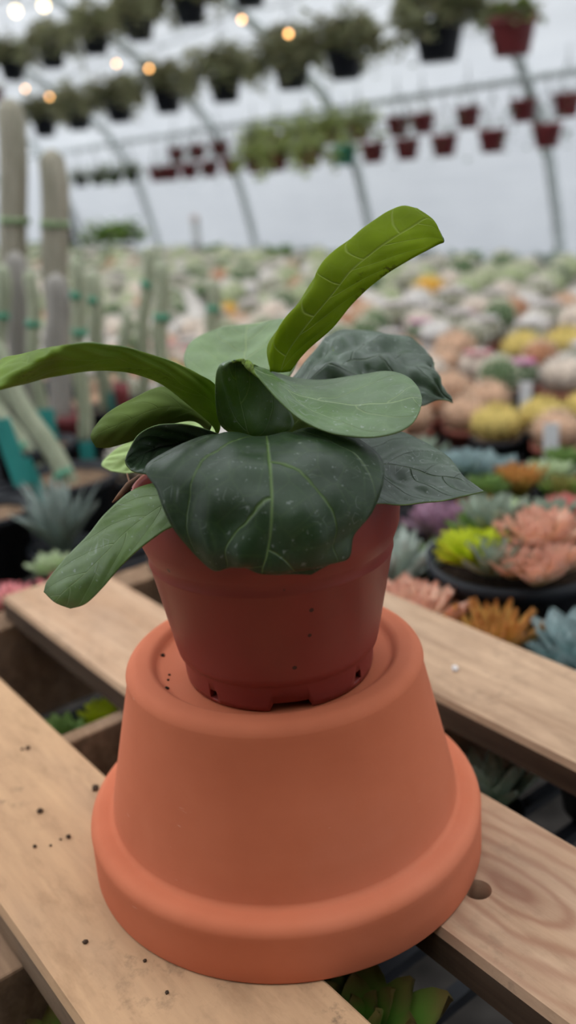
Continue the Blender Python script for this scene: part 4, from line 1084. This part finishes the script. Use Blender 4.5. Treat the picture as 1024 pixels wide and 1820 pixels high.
# bright green mound and dark panel at far left
gm = at_n(205, 452, 2.9); gm = Vector((gm.x, gm.y, BENCH)); print('GM', gm.dot(U), gm.dot(N))
t = thing('green_shrub', 'bright green mounded shrub in front of the plastic wall', 'plant', sn(gm.dot(U), 2.9, BENCH)); link('pot', pot_mesh('pot', M['black_plastic'], 0.12, 0.14), t)
link('foliage', bush_mesh('foliage', [FOL['g'], FOL['y']], 0.20, 420, 0.06, 0.55, 31, c=(0, 0, 0.20)), t)
a0 = at_n(118, 362, 5.0); a1 = at_n(165, 422, 5.0); bt = sn(a1.dot(U) , 5.02, FLOOR)
t = thing('black_board', 'black board leaning against the plastic wall at far left', 'board', sn((a0.dot(U) + a1.dot(U)) / 2, 4.9, FLOOR), rz=TH)
b = MB(); b.add([(-0.35, -0.0, 0), (0.55, -0.0, 0), (0.62, -0.12, a0.z - FLOOR), (0.34, -0.12, a0.z - FLOOR)] + [(-0.35, 0.03, 0), (0.55, 0.03, 0), (0.62, -0.09, a0.z - FLOOR), (0.34, -0.09, a0.z - FLOOR)], [(0, 1, 2, 3), (7, 6, 5, 4), (0, 4, 5, 1), (1, 5, 6, 2), (2, 6, 7, 3), (3, 7, 4, 0)])
b.build('panel', M['black_plastic'], t, smooth=False)
b = MB(); b.box((0.1, -0.02, 0.03), (1.0, 0.05, 0.06)); b.build('foot_rail', M['black_plastic'], t, smooth=False)
ps = at_n(352, 452, 3.3); top_ = at_n(352, 392, 3.3)
t = thing('support_post', 'grey post with a pinkish cap behind the far bench edge', 'post', (ps.x, ps.y, FLOOR))
b = MB(); b.tube([(0, 0, 0), (0, 0, top_.z - FLOOR)], 0.024, 12); b.build('post', M['grey_plastic'], t)
b = MB(); b.lathe([(0.0, 0.035), (0.02, 0.03), (0.03, 0.0), (0.0, -0.005)], 16, (0, 0, top_.z - FLOOR)); b.build('cap', simple('post_cap', (0.55, 0.42, 0.36)), t)

# ------------------------------------------------------------------ hanging baskets
def basket_proto(label, potm, r, h, fol, R, nl, leaf, squash, droop, hang, seed, fc=0.06, square=False, group=None):
    t = thing('hanging_basket', label, 'hanging basket', (0, 0, 0), group)
    b = MB(); b.lathe([(0, 0.001), (r * 0.70, 0), (r * 0.94, h * 0.84), (r, h * 0.85), (r * 1.03, h), (r * 0.95, h), (r * 0.9, h * 0.85), (0, h * 0.83)], 24); b.build('pot', M[potm], t)
    if fol: link('foliage', bush_mesh('foliage', fol, R, nl, leaf, squash, seed, droop, (0, 0, h + fc)), t)
    b = MB()
    for q in range(3):
        a = q * 2 * PI / 3 + 0.4; b.tube([(r * math.cos(a), r * math.sin(a), h * .98), (0, 0, h + hang * 0.75)], 0.0025, 5)
    b.tube([(0, 0, h + hang * 0.74), (0, 0, h + hang)], 0.003, 5)
    b.build('hanger', M['wire'], t); return t
BB = []
for i in range(3):
    BB.append(None)
def place(px, py, n, proto_key, label, group=None, sc=1.0, store={}, **kw):
    """pot bottom shows at (px, py) on the row at distance n"""
    p = at_n(px, py, n); rz = random.uniform(0, 6.28)
    if proto_key not in store:
        t = basket_proto(label, group=group, **kw); t.location = p; t.rotation_euler = (0, 0, rz); t.scale = (sc,) * 3; store[proto_key] = t; return t
    return copy_tree(store[proto_key], p, rz, sc, label, group)
big = dict(potm='dark_plastic', r=0.125, h=0.17, fol=[FOL['bas'], FOL['bas2']], R=0.29, nl=900, leaf=0.075, squash=0.62, droop=0.16, hang=0.47, seed=5, fc=0.06)
rowb_z = lambda px: None
def rowline(px, zn):                                # pixel height of a row (constant z/n) at px
    lo, hi = -900, 900
    for _ in range(50):
        md_ = (lo + hi) / 2; d = ray(px, md_)
        if d.z / d.dot(N) > zn: lo = md_
        else: hi = md_
    return lo
B_label = ['bushy dark hanging basket right of centre beside the red basket', 'bushy hanging basket above the centre in the lower row', 'bushy dark hanging basket, second left of the red basket', 'bushy basket in the lower row straight above the lime leaf']
xs = [780, 615, 520, 402, 300, 215, 142, 82]
wd = ['first', 'second', 'third', 'fourth', 'fifth', 'sixth', 'seventh', 'eighth', 'ninth']
for i, px in enumerate(xs):
    place(px, rowline(px, 0.137), ROWB_N, 'b%d' % (i % 3), 'dark bushy hanging basket, %s left of the big red basket in the lower row' % wd[i], 'dark baskets of the lower row', 1.0 if i else 1.15, **dict(big, seed=5 + i % 3))
place(910, rowline(910, 0.128), ROWB_N, 'red', 'big red hanging basket at the upper right', None, 1.0, potm='maroon_plastic', r=0.125, h=0.17, fol=[FOL['bas2'], FOL['y']], R=0.15, nl=200, leaf=0.07, squash=0.5, droop=0.0, hang=0.46, seed=9, fc=0.02)
xs = [445, 340, 250, 172, 95, 25]
for i, px in enumerate(xs):
    place(px, rowline(px, 0.27), ROWA_N, 'a%d' % (i % 3), 'dark bushy hanging basket, %s from the right in the upper row' % wd[i], 'dark baskets of the upper row', 0.8, **dict(big, seed=15 + i % 3, hang=0.55))
place(-6, rowline(-6, 0.235), ROWA_N, 'redl', 'red hanging basket cut off by the left photo edge', None, 0.6, potm='maroon_plastic', r=0.115, h=0.15, fol=[FOL['bas2']], R=0.13, nl=120, leaf=0.06, squash=0.5, droop=0.0, hang=0.5, seed=9, fc=0.02)
# small red pots in two rows along the wall
WN = 4.62
small = dict(potm='maroon_plastic', r=0.080, h=0.12, hang=0.30, seed=3, squash=0.8, droop=0.16, fc=0.0)
up_ = [(1008, 'tr'), (930, 'tr'), (832, 'tr'), (708, 'tr'), (752, 'bas'), (640, 'lg'), (590, 'lg'), (545, 'lg'), (495, 'lg'), (455, 'lg'), (392, 'tr'), (352, 'tr'), (315, 'tr')]
for i, (px, kd) in enumerate(up_):
    side = 'with a trailing plant' if kd == 'tr' else ('overflowing with yellow green leaves' if kd == 'lg' else 'with dark leaves under the wall pipe')
    place(px, rowline(px, 0.051), WN, 'u' + kd, 'red hanging pot in the upper wall row ' + side, 'upper wall row pots ' + kd, 1.0, **dict(small, fol=FOL[kd], R=0.16 if kd == 'lg' else 0.12, nl=260 if kd == 'lg' else 60, leaf=0.065 if kd == 'lg' else 0.035, hang=0.24))
lo_ = [(972, 'tr'), (875, 'tr'), (790, 'tr'), (724, 'tr'), (664, 'tr'), (552, 'lg'), (494, 'lg'), (455, 'lg'), (412, 'tr'), (374, 'tr'), (338, 'tr'), (306, 'tr'), (282, 'tr')]
for i, (px, kd) in enumerate(lo_):
    side = 'with a pale trailing plant' if kd == 'tr' else 'overflowing with yellow green leaves'
    place(px, rowline(px, 0.019), 4.30, 'u' + kd, 'red hanging pot in the lower wall row ' + side, 'lower wall row pots ' + kd, 1.0)
place(614, rowline(614, 0.019), 4.30, 'gg', 'small green hanging pot among the red ones on the wall', None, 1.0, **dict(small, potm='green_tape', fol=FOL['lg'], R=0.10, nl=80, leaf=0.05))
for i, px in enumerate((235, 205, 175, 145)):
    place(px, rowline(px, 0.022), WN, 'dk', 'dark leafy hanging pot at the far left end of the wall rows', 'dark pots at the end of the wall rows', 1.0, **dict(small, potm='dark_plastic', fol=[FOL['bas'], FOL['g']], R=0.12, nl=120, leaf=0.05))

# ------------------------------------------------------------------ string lights
def bulb_mat(nm, k_, col=(1.0, 0.50, 0.17, 1)):
    m, nt, out = new_mat(nm); g = G(nt); e = g.n('Emission'); e.inputs[0].default_value = col; e.inputs[1].default_value = k_
    g.end(out, e.outputs[0]); return m
M['bulb'] = bulb_mat('warm_bulb', 9); M['bulb_near'] = bulb_mat('bright_bulb', 5, (1.0, 0.78, 0.45, 1))
def strand(label, n, zn, pxs, rb=0.022, bm='bulb'):
    t = thing('string_light', label, 'string lights', sn(0, 0, 0)); t.location = (0, 0, 0)
    pts = [at_n(px, py, n) for px, py in pxs]; b = MB()
    line = [pts[0] + (pts[0] - pts[1]).normalized() * 0.8] + pts + [pts[-1] + (pts[-1] - pts[-2]).normalized() * 1.5]
    cab = []
    for a, e in zip(line, line[1:]):
        for q in range(6): u_ = q / 6; cab.append(a + (e - a) * u_ + Vector((0, 0, 0.055 - 0.05 * math.sin(PI * u_))))
    cab.append(line[-1] + Vector((0, 0, 0.055)))
    t.location = line[0]; o0 = line[0]
    b.tube([p - o0 for p in cab], 0.0035, 5); b.build('cable', M['wire'], t)
    for p in pts:
        b = MB(); b.lathe([(0.0, -rb), (rb * 0.6, -rb * .8), (rb, -rb * .1), (rb * .85, rb * .5), (rb * .45, rb * 1.0), (0, rb * 1.05)], 14, p - o0); bo = b.build('bulb', M[bm], t)
        b = MB(); b.lathe([(rb * .5, rb * .95), (rb * .5, rb * 1.9), (0, rb * 1.95)], 10, p - o0); b.build('socket', M['black_plastic'], bo)
strand('lower strand of warm string light bulbs between the basket rows', 3.75, 0.218, [(513, 60), (265, 122), (88, 172)], 0.0135)
strand('middle strand of warm string light bulbs between the basket rows', 3.45, 0.248, [(430, 35), (207, 113), (45, 158)], 0.012)
strand('strand of the two large bright bulbs in the upper left corner', 1.6, 0.4, [(78, 10), (28, 20)], 0.017, 'bulb_near')
